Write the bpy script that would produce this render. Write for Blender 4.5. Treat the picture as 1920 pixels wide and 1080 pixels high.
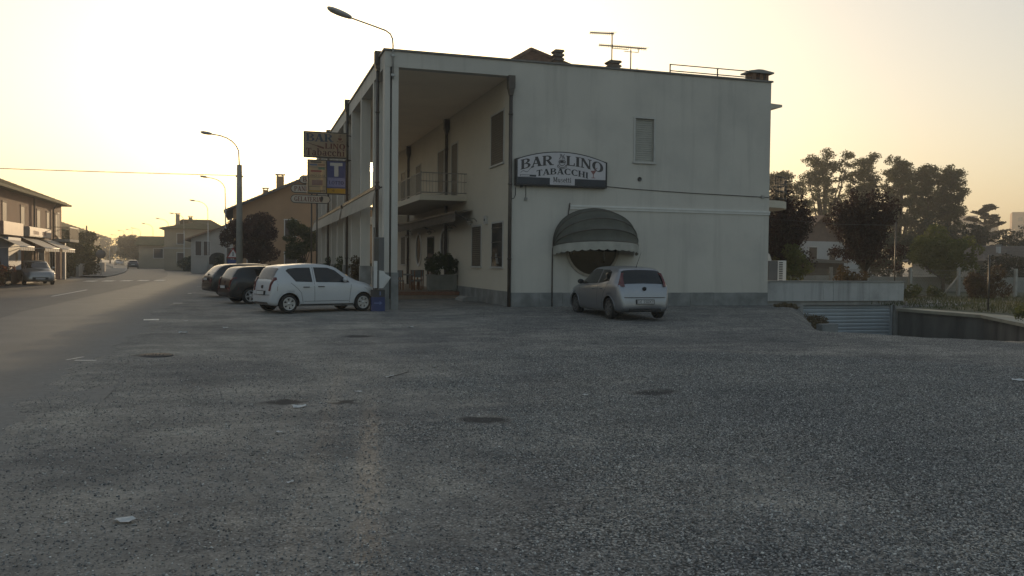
import bpy, bmesh, math, random
import numpy as np
from mathutils import Vector, Matrix
R = math.radians
random.seed(7)
rng = np.random.default_rng(7)
for o in list(bpy.data.objects):
    bpy.data.objects.remove(o)
SC = bpy.context.scene
COL = SC.collection

# ------------------------------------------------------------------ camera, sky, sun, exposure
cam_data = bpy.data.cameras.new('camera')
cam = bpy.data.objects.new('camera', cam_data)
COL.objects.link(cam)
SC.camera = cam
cam_data.sensor_width = 36.0
cam_data.lens = 30.0
cam_data.clip_start = 0.05
cam_data.clip_end = 3000
YAW, PITCH, ROLL = R(17.3), math.atan(47 / 1600), R(0.6)
fwd = Vector((math.sin(YAW) * math.cos(PITCH), math.cos(YAW) * math.cos(PITCH), -math.sin(PITCH)))
r0 = Vector((math.cos(YAW), -math.sin(YAW), 0))
u0 = r0.cross(fwd)
rgt = r0 * math.cos(ROLL) + u0 * math.sin(ROLL)
upv = u0 * math.cos(ROLL) - r0 * math.sin(ROLL)
m = Matrix((rgt, upv, -fwd)).transposed().to_4x4()
m.translation = (0, 0, 1.65)
cam.matrix_world = m

SUN_EL, SUN_AZ = R(6.2), R(7.9)            # azimuth measured from +Y towards +X
world = bpy.data.worlds.new('World')
SC.world = world
world.use_nodes = True
wn, wl = world.node_tree.nodes, world.node_tree.links
wn.clear()
sky = wn.new('ShaderNodeTexSky')
sky.sky_type = 'NISHITA'
sky.sun_disc = False
sky.sun_elevation = SUN_EL
sky.sun_rotation = SUN_AZ
sky.altitude = 60
sky.air_density = 1.0
sky.dust_density = 4.0
sky.ozone_density = 1.0
bg = wn.new('ShaderNodeBackground')
bg.inputs['Strength'].default_value = 0.15
wo = wn.new('ShaderNodeOutputWorld')
gam = wn.new('ShaderNodeGamma')            # hazy morning air: flatter contrast between the sun's side and the zenith
gam.inputs['Gamma'].default_value = 0.65
wl.new(sky.outputs[0], gam.inputs[0])
wl.new(gam.outputs[0], bg.inputs[0])
# the sun's own disc, seen but adding next to no light (the lamp below gives it)
tcw = wn.new('ShaderNodeTexCoord')
dt = wn.new('ShaderNodeVectorMath')
dt.operation = 'DOT_PRODUCT'
dt.inputs[1].default_value = (math.sin(SUN_AZ) * math.cos(SUN_EL), math.cos(SUN_AZ) * math.cos(SUN_EL), math.sin(SUN_EL))
wl.new(tcw.outputs['Generated'], dt.inputs[0])
gt = wn.new('ShaderNodeMath')
gt.operation = 'GREATER_THAN'
gt.inputs[1].default_value = math.cos(R(0.3))
wl.new(dt.outputs['Value'], gt.inputs[0])
ms = wn.new('ShaderNodeMath')
ms.operation = 'MULTIPLY'
ms.inputs[1].default_value = 12.0
wl.new(gt.outputs[0], ms.inputs[0])
bg2 = wn.new('ShaderNodeBackground')
bg2.inputs['Color'].default_value = (1.0, .82, .5, 1)
wl.new(ms.outputs[0], bg2.inputs['Strength'])
ads = wn.new('ShaderNodeAddShader')
wl.new(bg.outputs[0], ads.inputs[0])
wl.new(bg2.outputs[0], ads.inputs[1])
wl.new(ads.outputs[0], wo.inputs['Surface'])

sd = bpy.data.lights.new('sun', 'SUN')
sd.energy = 2.0
sd.angle = R(0.53)
sd.color = (1.0, 0.72, 0.42)
sun = bpy.data.objects.new('sun', sd)
COL.objects.link(sun)
sdir = Vector((math.sin(SUN_AZ) * math.cos(SUN_EL), math.cos(SUN_AZ) * math.cos(SUN_EL), math.sin(SUN_EL)))
sun.rotation_euler = (-sdir).to_track_quat('-Z', 'Y').to_euler()
sun.location = (20, 60, 40)

SC.view_settings.view_transform = 'Standard'
SC.view_settings.look = 'None'
SC.view_settings.gamma = 1.0
SC.view_settings.exposure = 1.2
SC.view_settings.use_curve_mapping = False
SC.render.engine = 'CYCLES'
SC.cycles.use_denoising = True
SC.cycles.max_bounces = 6
SC.cycles.diffuse_bounces = 3
SC.cycles.glossy_bounces = 3
SC.cycles.transmission_bounces = 4
SC.cycles.volume_bounces = 0
SC.cycles.transparent_max_bounces = 12
SC.cycles.caustics_reflective = False
SC.cycles.caustics_refractive = False
SC.cycles.sample_clamp_indirect = 4.0

# ------------------------------------------------------------------ helpers
def sm(a, b, x):
    t = min(1.0, max(0.0, (x - a) / (b - a)))
    return t * t * (3 - 2 * t)


def gz(x, y):
    """height of the lot and the road: it falls gently towards the camera and the street"""
    return -0.02 * min(12, max(0, 30.7 - y)) - 0.08 * (1 - sm(4.7, 9, x))


MATS = {}


def mat(name, col, rough=0.75, var=0.12, scale=2.0, bump=0.0, bscale=40.0, metal=0.0, spec=0.4, coat=0.0,
        stain=None, stain_amt=0.0, stain_scale=0.6, detail=6.0, stretch=None, streak=None, streak_amt=0.0):
    """principled material with noise in the colour, optional stains and fine relief"""
    if name in MATS:
        return MATS[name]
    mt = bpy.data.materials.new(name)
    mt.use_nodes = True
    nt = mt.node_tree
    n, l = nt.nodes, nt.links
    b = n['Principled BSDF']
    b.inputs['Roughness'].default_value = rough
    b.inputs['Metallic'].default_value = metal
    b.inputs['Specular IOR Level'].default_value = spec
    b.inputs['Coat Weight'].default_value = coat
    tc = n.new('ShaderNodeTexCoord')
    vec = tc.outputs['Object']
    if stretch:
        mp = n.new('ShaderNodeMapping')
        mp.inputs['Scale'].default_value = stretch
        l.new(vec, mp.inputs[0])
        vec = mp.outputs[0]
    nz = n.new('ShaderNodeTexNoise')
    nz.inputs['Scale'].default_value = scale
    nz.inputs['Detail'].default_value = detail
    l.new(vec, nz.inputs['Vector'])
    rp = n.new('ShaderNodeValToRGB')
    rp.color_ramp.elements[0].position = 0.3
    rp.color_ramp.elements[1].position = 0.7
    lo = tuple(c * (1 - var) for c in col[:3]) + (1,)
    hi = tuple(min(1, c * (1 + var)) for c in col[:3]) + (1,)
    rp.color_ramp.elements[0].color = lo
    rp.color_ramp.elements[1].color = hi
    l.new(nz.outputs['Fac'], rp.inputs[0])
    out = rp.outputs[0]
    if stain:
        n2 = n.new('ShaderNodeTexNoise')
        n2.inputs['Scale'].default_value = stain_scale
        n2.inputs['Detail'].default_value = 8
        n2.inputs['Roughness'].default_value = 0.65
        l.new(vec, n2.inputs['Vector'])
        r2 = n.new('ShaderNodeValToRGB')
        r2.color_ramp.elements[0].position = 0.48
        r2.color_ramp.elements[0].color = (0, 0, 0, 1)
        r2.color_ramp.elements[1].position = 0.72
        r2.color_ramp.elements[1].color = (stain_amt,) * 3 + (1,)
        l.new(n2.outputs['Fac'], r2.inputs[0])
        mx = n.new('ShaderNodeMixRGB')
        mx.inputs[2].default_value = tuple(stain[:3]) + (1,)
        l.new(r2.outputs[0], mx.inputs[0])
        l.new(out, mx.inputs[1])
        out = mx.outputs[0]
    if streak:
        mp2 = n.new('ShaderNodeMapping')
        mp2.inputs['Scale'].default_value = (1, 1, .07)
        l.new(tc.outputs['Object'], mp2.inputs[0])
        n4 = n.new('ShaderNodeTexNoise')
        n4.inputs['Scale'].default_value = 2.6
        n4.inputs['Detail'].default_value = 7
        n4.inputs['Roughness'].default_value = .62
        l.new(mp2.outputs[0], n4.inputs['Vector'])
        r4 = n.new('ShaderNodeValToRGB')
        r4.color_ramp.elements[0].position = .5
        r4.color_ramp.elements[0].color = (0, 0, 0, 1)
        r4.color_ramp.elements[1].position = .74
        r4.color_ramp.elements[1].color = (streak_amt,) * 3 + (1,)
        l.new(n4.outputs['Fac'], r4.inputs[0])
        mx4 = n.new('ShaderNodeMixRGB')
        mx4.inputs[2].default_value = tuple(streak[:3]) + (1,)
        l.new(r4.outputs[0], mx4.inputs[0])
        l.new(out, mx4.inputs[1])
        out = mx4.outputs[0]
    l.new(out, b.inputs['Base Color'])
    if bump > 0:
        n3 = n.new('ShaderNodeTexNoise')
        n3.inputs['Scale'].default_value = bscale
        n3.inputs['Detail'].default_value = 5
        l.new(vec, n3.inputs['Vector'])
        bp = n.new('ShaderNodeBump')
        bp.inputs['Strength'].default_value = bump
        bp.inputs['Distance'].default_value = 0.02
        l.new(n3.outputs['Fac'], bp.inputs['Height'])
        l.new(bp.outputs[0], b.inputs['Normal'])
    MATS[name] = mt
    return mt


def glass_dark(name, col=(0.012, 0.014, 0.016), rough=0.05, spec=0.6):
    return mat(name, col, rough, 0.3, 0.7, spec=spec)


class MB:
    """collects shapes, build() links them as ONE mesh object"""

    def __init__(s):
        s.v, s.f, s.smooth = [], [], []

    def add(s, vs, fs, smooth=False):
        k = len(s.v)
        s.v += [tuple(p) for p in vs]
        s.f += [tuple(i + k for i in f) for f in fs]
        s.smooth += [smooth] * len(fs)
        return s

    def box(s, x0, x1, y0, y1, z0, z1):
        return s.add([(x0, y0, z0), (x1, y0, z0), (x1, y1, z0), (x0, y1, z0), (x0, y0, z1), (x1, y0, z1), (x1, y1, z1), (x0, y1, z1)],
                     [(0, 3, 2, 1), (4, 5, 6, 7), (0, 1, 5, 4), (1, 2, 6, 5), (2, 3, 7, 6), (3, 0, 4, 7)])

    def obox(s, c, dx, dy, dz, ang=0.0):
        """box centred in plan at c (base at c.z), turned by ang about z"""
        ca, sa = math.cos(ang), math.sin(ang)
        vs = []
        for z in (0, dz):
            for a, b in ((-.5, -.5), (.5, -.5), (.5, .5), (-.5, .5)):
                x, y = a * dx, b * dy
                vs.append((c[0] + x * ca - y * sa, c[1] + x * sa + y * ca, c[2] + z))
        return s.add(vs, [(0, 3, 2, 1), (4, 5, 6, 7), (0, 1, 5, 4), (1, 2, 6, 5), (2, 3, 7, 6), (3, 0, 4, 7)])

    def prism(s, poly, axis, d0, d1, smooth=False):
        """poly in the plane across axis: 'x' takes (y,z), 'y' takes (x,z), 'z' takes (x,y)"""
        def p(a, b, d):
            return {'x': (d, a, b), 'y': (a, d, b), 'z': (a, b, d)}[axis]
        n = len(poly)
        vs = [p(a, b, d0) for a, b in poly] + [p(a, b, d1) for a, b in poly]
        fs = [tuple(range(n))[::-1], tuple(range(n, 2 * n))] + [(i, (i + 1) % n, n + (i + 1) % n, n + i) for i in range(n)]
        return s.add(vs, fs, smooth)

    def tube(s, path, r, n=8, cap=True, smooth=True):
        pts = [Vector(p) for p in path]
        rs = r if isinstance(r, (list, tuple)) else [r] * len(pts)
        vs, up = [], None
        for i, p in enumerate(pts):
            d = (pts[min(i + 1, len(pts) - 1)] - pts[max(i - 1, 0)]).normalized()
            if up is None:
                up = d.orthogonal().normalized()
            else:
                up = (up - d * up.dot(d))
                up = up.normalized() if up.length > 1e-6 else d.orthogonal().normalized()
            w = d.cross(up)
            for k in range(n):
                a = 2 * math.pi * k / n
                vs.append(p + (up * math.cos(a) + w * math.sin(a)) * rs[i])
        fs = []
        for i in range(len(pts) - 1):
            for k in range(n):
                fs.append((i * n + k, i * n + (k + 1) % n, (i + 1) * n + (k + 1) % n, (i + 1) * n + k))
        s.add(vs, fs, smooth)
        if cap:
            b = len(s.v) - len(vs)
            s.f += [tuple(range(b, b + n))[::-1], tuple(range(len(s.v) - n, len(s.v)))]
            s.smooth += [False, False]
        return s

    def lathe(s, prof, c=(0, 0, 0), axis='z', n=20, smooth=True):
        """prof: list of (radius, along)"""
        vs = []
        for r, h in prof:
            for k in range(n):
                a = 2 * math.pi * k / n
                u, v = r * math.cos(a), r * math.sin(a)
                q = {'z': (u, v, h), 'y': (u, h, v), 'x': (h, u, v)}[axis]
                vs.append((q[0] + c[0], q[1] + c[1], q[2] + c[2]))
        fs = []
        for i in range(len(prof) - 1):
            for k in range(n):
                fs.append((i * n + k, i * n + (k + 1) % n, (i + 1) * n + (k + 1) % n, (i + 1) * n + k))
        return s.add(vs, fs, smooth)

    def sphere(s, c, r, n=10, sz=1.0):
        prof = [(max(1e-4, r * math.sin(math.pi * i / n)), -r * sz * math.cos(math.pi * i / n)) for i in range(n + 1)]
        return s.lathe(prof, c, 'z', n + 2)

    def quadgrid(s, rows, smooth=True):
        """rows: equal-length lists of points"""
        w = len(rows[0])
        vs = [p for r_ in rows for p in r_]
        fs = [(i * w + j, i * w + j + 1, (i + 1) * w + j + 1, (i + 1) * w + j) for i in range(len(rows) - 1) for j in range(w - 1)]
        return s.add(vs, fs, smooth)

    def mesh(s, name, off=(0, 0, 0)):
        me = bpy.data.meshes.new(name)
        me.from_pydata([(a - off[0], b - off[1], c - off[2]) for a, b, c in s.v], [], s.f)
        me.polygons.foreach_set('use_smooth', s.smooth)
        me.update()
        return me

    def build(s, name, m, parent=None, world=False, label=None):
        off = (0, 0, 0)
        if world and parent is not None:
            p = parent
            while p is not None:
                off = (off[0] + p.location[0], off[1] + p.location[1], off[2] + p.location[2])
                p = p.parent
        me = s.mesh(name, off)
        me.materials.append(m)
        o = bpy.data.objects.new(name, me)
        COL.objects.link(o)
        o.parent = parent
        if label:
            o['label'] = label
        return o


def box(x0, x1, y0, y1, z0, z1):
    return MB().box(x0, x1, y0, y1, z0, z1)


def tag(o, label=None, cat=None, group=None, kind=None):
    if label:
        o['label'] = label
    if cat:
        o['category'] = cat
    if group:
        o['group'] = group
    if kind:
        o['kind'] = kind
    return o


def thing(name, label, cat, loc=(0, 0, 0), rotz=0.0, group=None):
    o = bpy.data.objects.new(name, None)
    o.empty_display_size = 0.2
    COL.objects.link(o)
    o.location = loc
    o.rotation_euler = (0, 0, rotz)
    return tag(o, label, cat, group)


def dup(root, loc, rotz=None, label=None, scale=None):
    r = root.copy()
    COL.objects.link(r)
    r.location = loc
    if rotz is not None:
        r.rotation_euler = (0, 0, rotz)
    if scale:
        r.scale = (scale,) * 3
    if label:
        r['label'] = label

    def rec(a, b):
        for ch in list(a.children):
            c = ch.copy()
            COL.objects.link(c)
            c.parent = b
            rec(ch, c)
    rec(root, r)
    return r


def struct(name, mb, m):
    o = mb.build(name, m)
    o['kind'] = 'structure'
    return o


# ---- lettering: a heavy seriffed stroke alphabet, each stroke a small polygon
def _rect(x0, x1, y0, y1):
    return [(x0, y0), (x1, y0), (x1, y1), (x0, y1)]


def _band(cx, cy, rx, ry, ts, tt, a0, a1, n=14):
    out, inn = [], []
    for i in range(n + 1):
        a = R(a0 + (a1 - a0) * i / n)
        out.append((cx + rx * math.cos(a), cy + ry * math.sin(a)))
        inn.append((cx + (rx - ts) * math.cos(a), cy + (ry - tt) * math.sin(a)))
    return [[out[i], out[i + 1], inn[i + 1], inn[i]] for i in range(n)]


def _dg(xa, ya, xb, yb, w):
    return [(xa - w / 2, ya), (xa + w / 2, ya), (xb + w / 2, yb), (xb - w / 2, yb)]


S, h_, sf = 0.22, 0.09, 0.07      # stem, hairline, serif reach


def _stem(x, y0=0, y1=1, ser=True):
    p = [_rect(x, x + S, y0, y1)]
    if ser:
        p += [_rect(x - sf, x + S + sf, y0, y0 + h_ * .8), _rect(x - sf, x + S + sf, y1 - h_ * .8, y1)]
    return p


GL = {
    'I': (.36, _stem(.07)),
    'L': (.72, _stem(.07) + [_rect(.2, .68, 0, h_), [(.58, 0), (.7, 0), (.7, .32), (.64, .32)]]),
    'T': (.76, _stem(.27) + [_rect(.02, .74, 1 - h_, 1), _rect(.02, .1, .72, 1), _rect(.66, .74, .72, 1)]),
    'H': (.92, _stem(.07) + _stem(.62) + [_rect(.2, .7, .46, .55)]),
    'N': (.9, [_rect(.1, .2, 0, 1), _rect(.02, .3, 0, h_), _rect(.7, .8, 0, 1), _rect(.6, .9, 1 - h_, 1), _dg(.15, 1, .74, 0, .24), _rect(-.02, .3, 1 - h_ * .8, 1)]),
    'A': (.88, [_dg(.1, 0, .42, 1, .1), _dg(.72, 0, .42, 1, .25), _rect(.2, .62, .28, .37), _rect(-.02, .24, 0, h_), _rect(.52, .9, 0, h_)]),
    'B': (.84, _stem(.07) + _band(.42, .76, .34, .24, S, h_, -90, 90) + _band(.44, .27, .38, .27, S, h_, -90, 90) + [_rect(.2, .44, 1 - h_, 1), _rect(.2, .46, .455, .54), _rect(.2, .46, 0, h_)]),
    'R': (.92, _stem(.07) + _band(.42, .74, .36, .26, S, h_, -90, 90) + [_rect(.2, .44, 1 - h_, 1), _rect(.2, .46, .48, .56), _dg(.76, 0, .46, .5, .25), _rect(.66, .96, 0, h_)]),
    'P': (.82, _stem(.07) + _band(.42, .72, .36, .28, S, h_, -90, 90) + [_rect(.2, .44, 1 - h_, 1), _rect(.2, .46, .44, .52)]),
    'O': (.94, _band(.47, .5, .45, .52, S + .02, h_, 0, 360, 28)),
    'C': (.86, _band(.47, .5, .45, .52, S + .02, h_, 48, 312, 22) + [_rect(.72, .8, .66, .98), _rect(.72, .8, .03, .26)]),
    'G': (.92, _band(.47, .5, .45, .52, S + .02, h_, 48, 325, 22) + [_rect(.72, .8, .66, .98), _rect(.64, .86, 0.02, .42), _rect(.58, .92, .36, .44)]),
    'E': (.76, _stem(.07) + [_rect(.2, .7, 0, h_), _rect(.2, .7, 1 - h_, 1), _rect(.2, .55, .46, .55), _rect(.63, .71, 0, .28), _rect(.62, .69, .74, 1)]),
    'M': (1.08, [_rect(.1, .2, 0, 1), _rect(0, .3, 0, h_), _rect(.8, 1.0, 0, 1), _rect(.72, 1.08, 0, h_), _dg(.2, 1, .5, .1, .22), _dg(.86, 1, .52, .1, .1), _rect(0, .25, 1 - h_, 1), _rect(.8, 1.08, 1 - h_, 1)]),
    'a': (.66, _band(.28, .2, .26, .21, .16, .07, 0, 360, 16) + [_rect(.4, .57, 0, .5), _rect(.55, .68, 0, .07)] + _band(.32, .46, .25, .22, .16, .07, 0, 160, 10)),
    'b': (.7, [_rect(.07, .24, 0, 1), _rect(0, .24, .93, 1)] + _band(.36, .33, .31, .35, .17, .07, 0, 360, 18)),
    'c': (.6, _band(.33, .33, .31, .35, .18, .07, 40, 320, 16) + [_rect(.44, .58, .44, .6)]),
    'h': (.76, [_rect(.07, .24, 0, 1), _rect(0, .24, .93, 1), _rect(0, .31, 0, .07), _rect(.48, .65, 0, .42), _rect(.41, .72, 0, .07)] + _band(.39, .4, .26, .27, .17, .08, 0, 180, 10)),
    'i': (.36, [_rect(.08, .25, 0, .66), _rect(.0, .33, 0, .07), _rect(0, .25, .59, .66)] + _band(.165, .86, .11, .11, .105, .105, 0, 360, 10)),
    'u': (.74, [_rect(.07, .24, .2, .66), _rect(0, .2, .59, .66), _rect(.46, .63, 0, .66), _rect(.4, .6, .59, .66), _rect(.6, .72, 0, .07)] + _band(.33, .26, .26, .27, .17, .08, 180, 360, 10)),
    's': (.54, _band(.27, .49, .23, .19, .12, .07, 20, 270, 12) + _band(.27, .19, .23, .2, .12, .07, -160, 90, 12)),
    'e': (.62, _band(.33, .33, .31, .35, .18, .07, 0, 310, 18) + [_rect(.1, .62, .31, .38)]),
    't': (.46, [_rect(.1, .27, .06, .9), _rect(0, .42, .58, .66), _rect(.15, .44, 0, .08)]),
    ' ': (.45, []),
}


class Word:
    """a line of lettering: every letter becomes a part of its own"""

    def __init__(s):
        s.letters = []

    def build(s, name, m, parent=None, world=False):
        for mb in s.letters:
            mb.build('letter', m, parent, world)


def lettering(text, width, height, fn, gap=.06, font=GL):
    """strokes of a line of text fitted to width x height, each point passed through fn(u, v, d) -> 3-D point"""
    total = sum(font[c][0] + gap for c in text) - gap
    wd, x, k = Word(), 0.0, 0
    for c in text:
        w, polys = font[c]
        mb = MB()
        for poly in polys:
            pts = [fn((x + px) / total * width, py * height, (k % 5) * 0.0004) for px, py in poly]
            mb.add(pts, [tuple(range(len(pts)))])
            k += 1
        if polys:
            wd.letters.append(mb)
        x += w + gap
    return wd


def plain_text(name, text, size, m, parent, loc, rot, sx=1.0, align='CENTER'):
    """small print with the built-in face, turned into a mesh"""
    cu = bpy.data.curves.new('tmp', 'FONT')
    cu.body = text
    cu.size = size
    cu.align_x = align
    cu.align_y = 'CENTER'
    cu.resolution_u = 3
    cu.extrude = 0.0008
    ob = bpy.data.objects.new('tmp', cu)
    COL.objects.link(ob)
    dg = bpy.context.evaluated_depsgraph_get()
    me = bpy.data.meshes.new_from_object(ob.evaluated_get(dg))
    bpy.data.objects.remove(ob)
    bpy.data.curves.remove(cu)
    me.materials.clear()
    me.materials.append(m)
    o = bpy.data.objects.new(name, me)
    COL.objects.link(o)
    o.parent = parent
    o.location = loc
    o.rotation_euler = rot
    o.scale = (sx, 1, 1)
    return o


# ---- foliage
def leaf_mat(name, col, col2, scale=1.2, trans=0.35, rough=0.6):
    if name in MATS:
        return MATS[name]
    mt = bpy.data.materials.new(name)
    mt.use_nodes = True
    n, l = mt.node_tree.nodes, mt.node_tree.links
    b = n['Principled BSDF']
    b.inputs['Roughness'].default_value = rough
    b.inputs['Specular IOR Level'].default_value = 0.25
    ge = n.new('ShaderNodeNewGeometry')
    nz = n.new('ShaderNodeTexNoise')
    nz.inputs['Scale'].default_value = scale
    nz.inputs['Detail'].default_value = 3
    l.new(ge.outputs['Position'], nz.inputs['Vector'])
    rp = n.new('ShaderNodeValToRGB')
    rp.color_ramp.elements[0].position = .35
    rp.color_ramp.elements[1].position = .68
    rp.color_ramp.elements[0].color = tuple(col) + (1,)
    rp.color_ramp.elements[1].color = tuple(col2) + (1,)
    l.new(nz.outputs['Fac'], rp.inputs[0])
    l.new(rp.outputs[0], b.inputs['Base Color'])
    tr = n.new('ShaderNodeBsdfTranslucent')
    l.new(rp.outputs[0], tr.inputs['Color'])
    mx = n.new('ShaderNodeMixShader')
    mx.inputs[0].default_value = trans
    l.new(b.outputs[0], mx.inputs[1])
    l.new(tr.outputs[0], mx.inputs[2])
    l.new(mx.outputs[0], n['Material Output'].inputs['Surface'])
    MATS[name] = mt
    return mt


def leaf_mesh(name, blobs, n, size, m, up=0.0, shell=0.55, aspect=0.6, seed=1, zflat=1.0):
    """n little leaf faces spread through ellipsoid clumps: blobs = [(cx,cy,cz,rx,ry,rz), ...]"""
    g = np.random.default_rng(seed)
    bl = np.array(blobs, float)
    vol = (bl[:, 3] * bl[:, 4] * bl[:, 5]) ** (2 / 3)
    idx = g.choice(len(bl), n, p=vol / vol.sum())
    d = g.normal(size=(n, 3))
    d /= np.linalg.norm(d, axis=1)[:, None]
    rad = shell + (1 - shell) * g.random(n) ** 0.7
    rad *= g.normal(1, .07, n)
    c = bl[idx, :3] + d * bl[idx, 3:6] * rad[:, None]
    nrm = d * .5 + g.normal(size=(n, 3)) * .8
    nrm[:, 2] = nrm[:, 2] * zflat + up
    nrm /= np.linalg.norm(nrm, axis=1)[:, None]
    t = np.cross(nrm, g.normal(size=(n, 3)))
    t /= np.linalg.norm(t, axis=1)[:, None]
    b = np.cross(nrm, t)
    s = size * g.uniform(.55, 1.3, n)[:, None]
    P = np.empty((n, 4, 3))
    P[:, 0] = c - t * s
    P[:, 1] = c + b * s * aspect
    P[:, 2] = c + t * s
    P[:, 3] = c - b * s * aspect + nrm * s * .2
    me = bpy.data.meshes.new(name)
    me.vertices.add(4 * n)
    me.vertices.foreach_set('co', P.reshape(-1))
    me.loops.add(4 * n)
    me.loops.foreach_set('vertex_index', np.arange(4 * n, dtype=np.int32))
    me.polygons.add(n)
    me.polygons.foreach_set('loop_start', np.arange(0, 4 * n, 4, dtype=np.int32))
    me.update()
    me.validate()
    me.materials.append(m)
    return me


def leaf_part(name, parent, *a, **k):
    o = bpy.data.objects.new(name, leaf_mesh(name, *a, **k))
    COL.objects.link(o)
    o.parent = parent
    return o


def clumps(n, c, r, cr, seed, zmin=None):
    """clump centres spread through an ellipsoid crown"""
    g = random.Random(seed)
    out = []
    while len(out) < n:
        p = [g.uniform(-1, 1) for _ in range(3)]
        if sum(q * q for q in p) > 1:
            continue
        q = [c[i] + p[i] * r[i] for i in range(3)]
        if zmin is not None and q[2] < zmin:
            continue
        k = g.uniform(.7, 1.25)
        out.append((q[0], q[1], q[2], cr * k, cr * k, cr * k * g.uniform(.65, .95)))
    return out


def tree(name, label, loc, blobs, leaves, size, lm, trunk_r, fork, bark, seed=1, group=None, limbs=9, rotz=0, **k):
    """blobs relative to the foot; trunk up to fork height, then limbs into the clumps"""
    t = thing(name, label, 'tree', loc, rotz, group)
    g = random.Random(seed)
    mb = MB()
    top = max(b[2] for b in blobs)
    lean = (g.uniform(-.1, .1), g.uniform(-.1, .1))
    mb.tube([(0, 0, -.1), (lean[0] * .3, lean[1] * .3, fork * .5), (lean[0], lean[1], fork), (lean[0] * 1.5, lean[1] * 1.5, fork + (top - fork) * .7)],
            [trunk_r * 1.25, trunk_r, trunk_r * .8, trunk_r * .2], 9)
    for b in g.sample(blobs, min(limbs, len(blobs))):
        z0 = fork * g.uniform(.75, 1.0) + (b[2] - fork) * g.uniform(0, .35)
        s0 = Vector((lean[0], lean[1], max(fork * .7, z0)))
        e = Vector(b[:3])
        mid = s0.lerp(e, .5) + Vector((0, 0, -.05 * (e - s0).length))
        mb.tube([s0, mid, e], [trunk_r * .45, trunk_r * .3, trunk_r * .08], 6)
    mb.build('trunk', bark, t)
    leaf_part('crown', t, blobs, leaves, size, lm, seed=seed, **k)
    return t

# ------------------------------------------------------------------ ground, road, ramp
def ramp_depth(x, y):
    u = (x - 15.9) * .68 + (y - 20) * .73
    v = (x - 15.5) * .805 - (y - 21.5) * .593
    return 2.45 * min(1, max(0, (u - .3) / 14.2)) * sm(-.4, 1.6, v) * (1 - sm(28.5, 34, x)) * (1 - sm(31.2, 31.7, y))


def edge(x, y):
    """the dirt of the lot thins out raggedly over the edge of the asphalt"""
    if x > -1.2:
        return 0.0
    w = .55 * math.sin(y * .43 + 1.1) + .3 * math.sin(y * 1.37 + x) + .2 * math.sin(y * 3.1 + x * 2.3) + .14 * math.sin(y * 6.7 - x * 3.1)
    return -.03 + .05 * sm(-3.6, -2.3, x + .35 * w) - .02 * sm(-2.3, -1.2, x)


def terrain(x, y):
    n = 0.012 * math.sin(x * 2.1 + 1.3 * math.sin(y * .9)) * math.sin(y * 1.7 + .6) + 0.01 * math.sin(x * .7 - y * .45)
    f = sm(-3.6, -1.8, x) * (1 - sm(29, 30.6, y))
    return gz(x, y) - ramp_depth(x, y) + n * f + edge(x, y)


STAINS = [(2.88, 10.30, .4), (5.96, 11.84, .45), (.52, 12.18, .36), (2.77, 21.91, .5), (-1.78, 18.65, .45), (1.3, 11.9, .25)]


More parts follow.
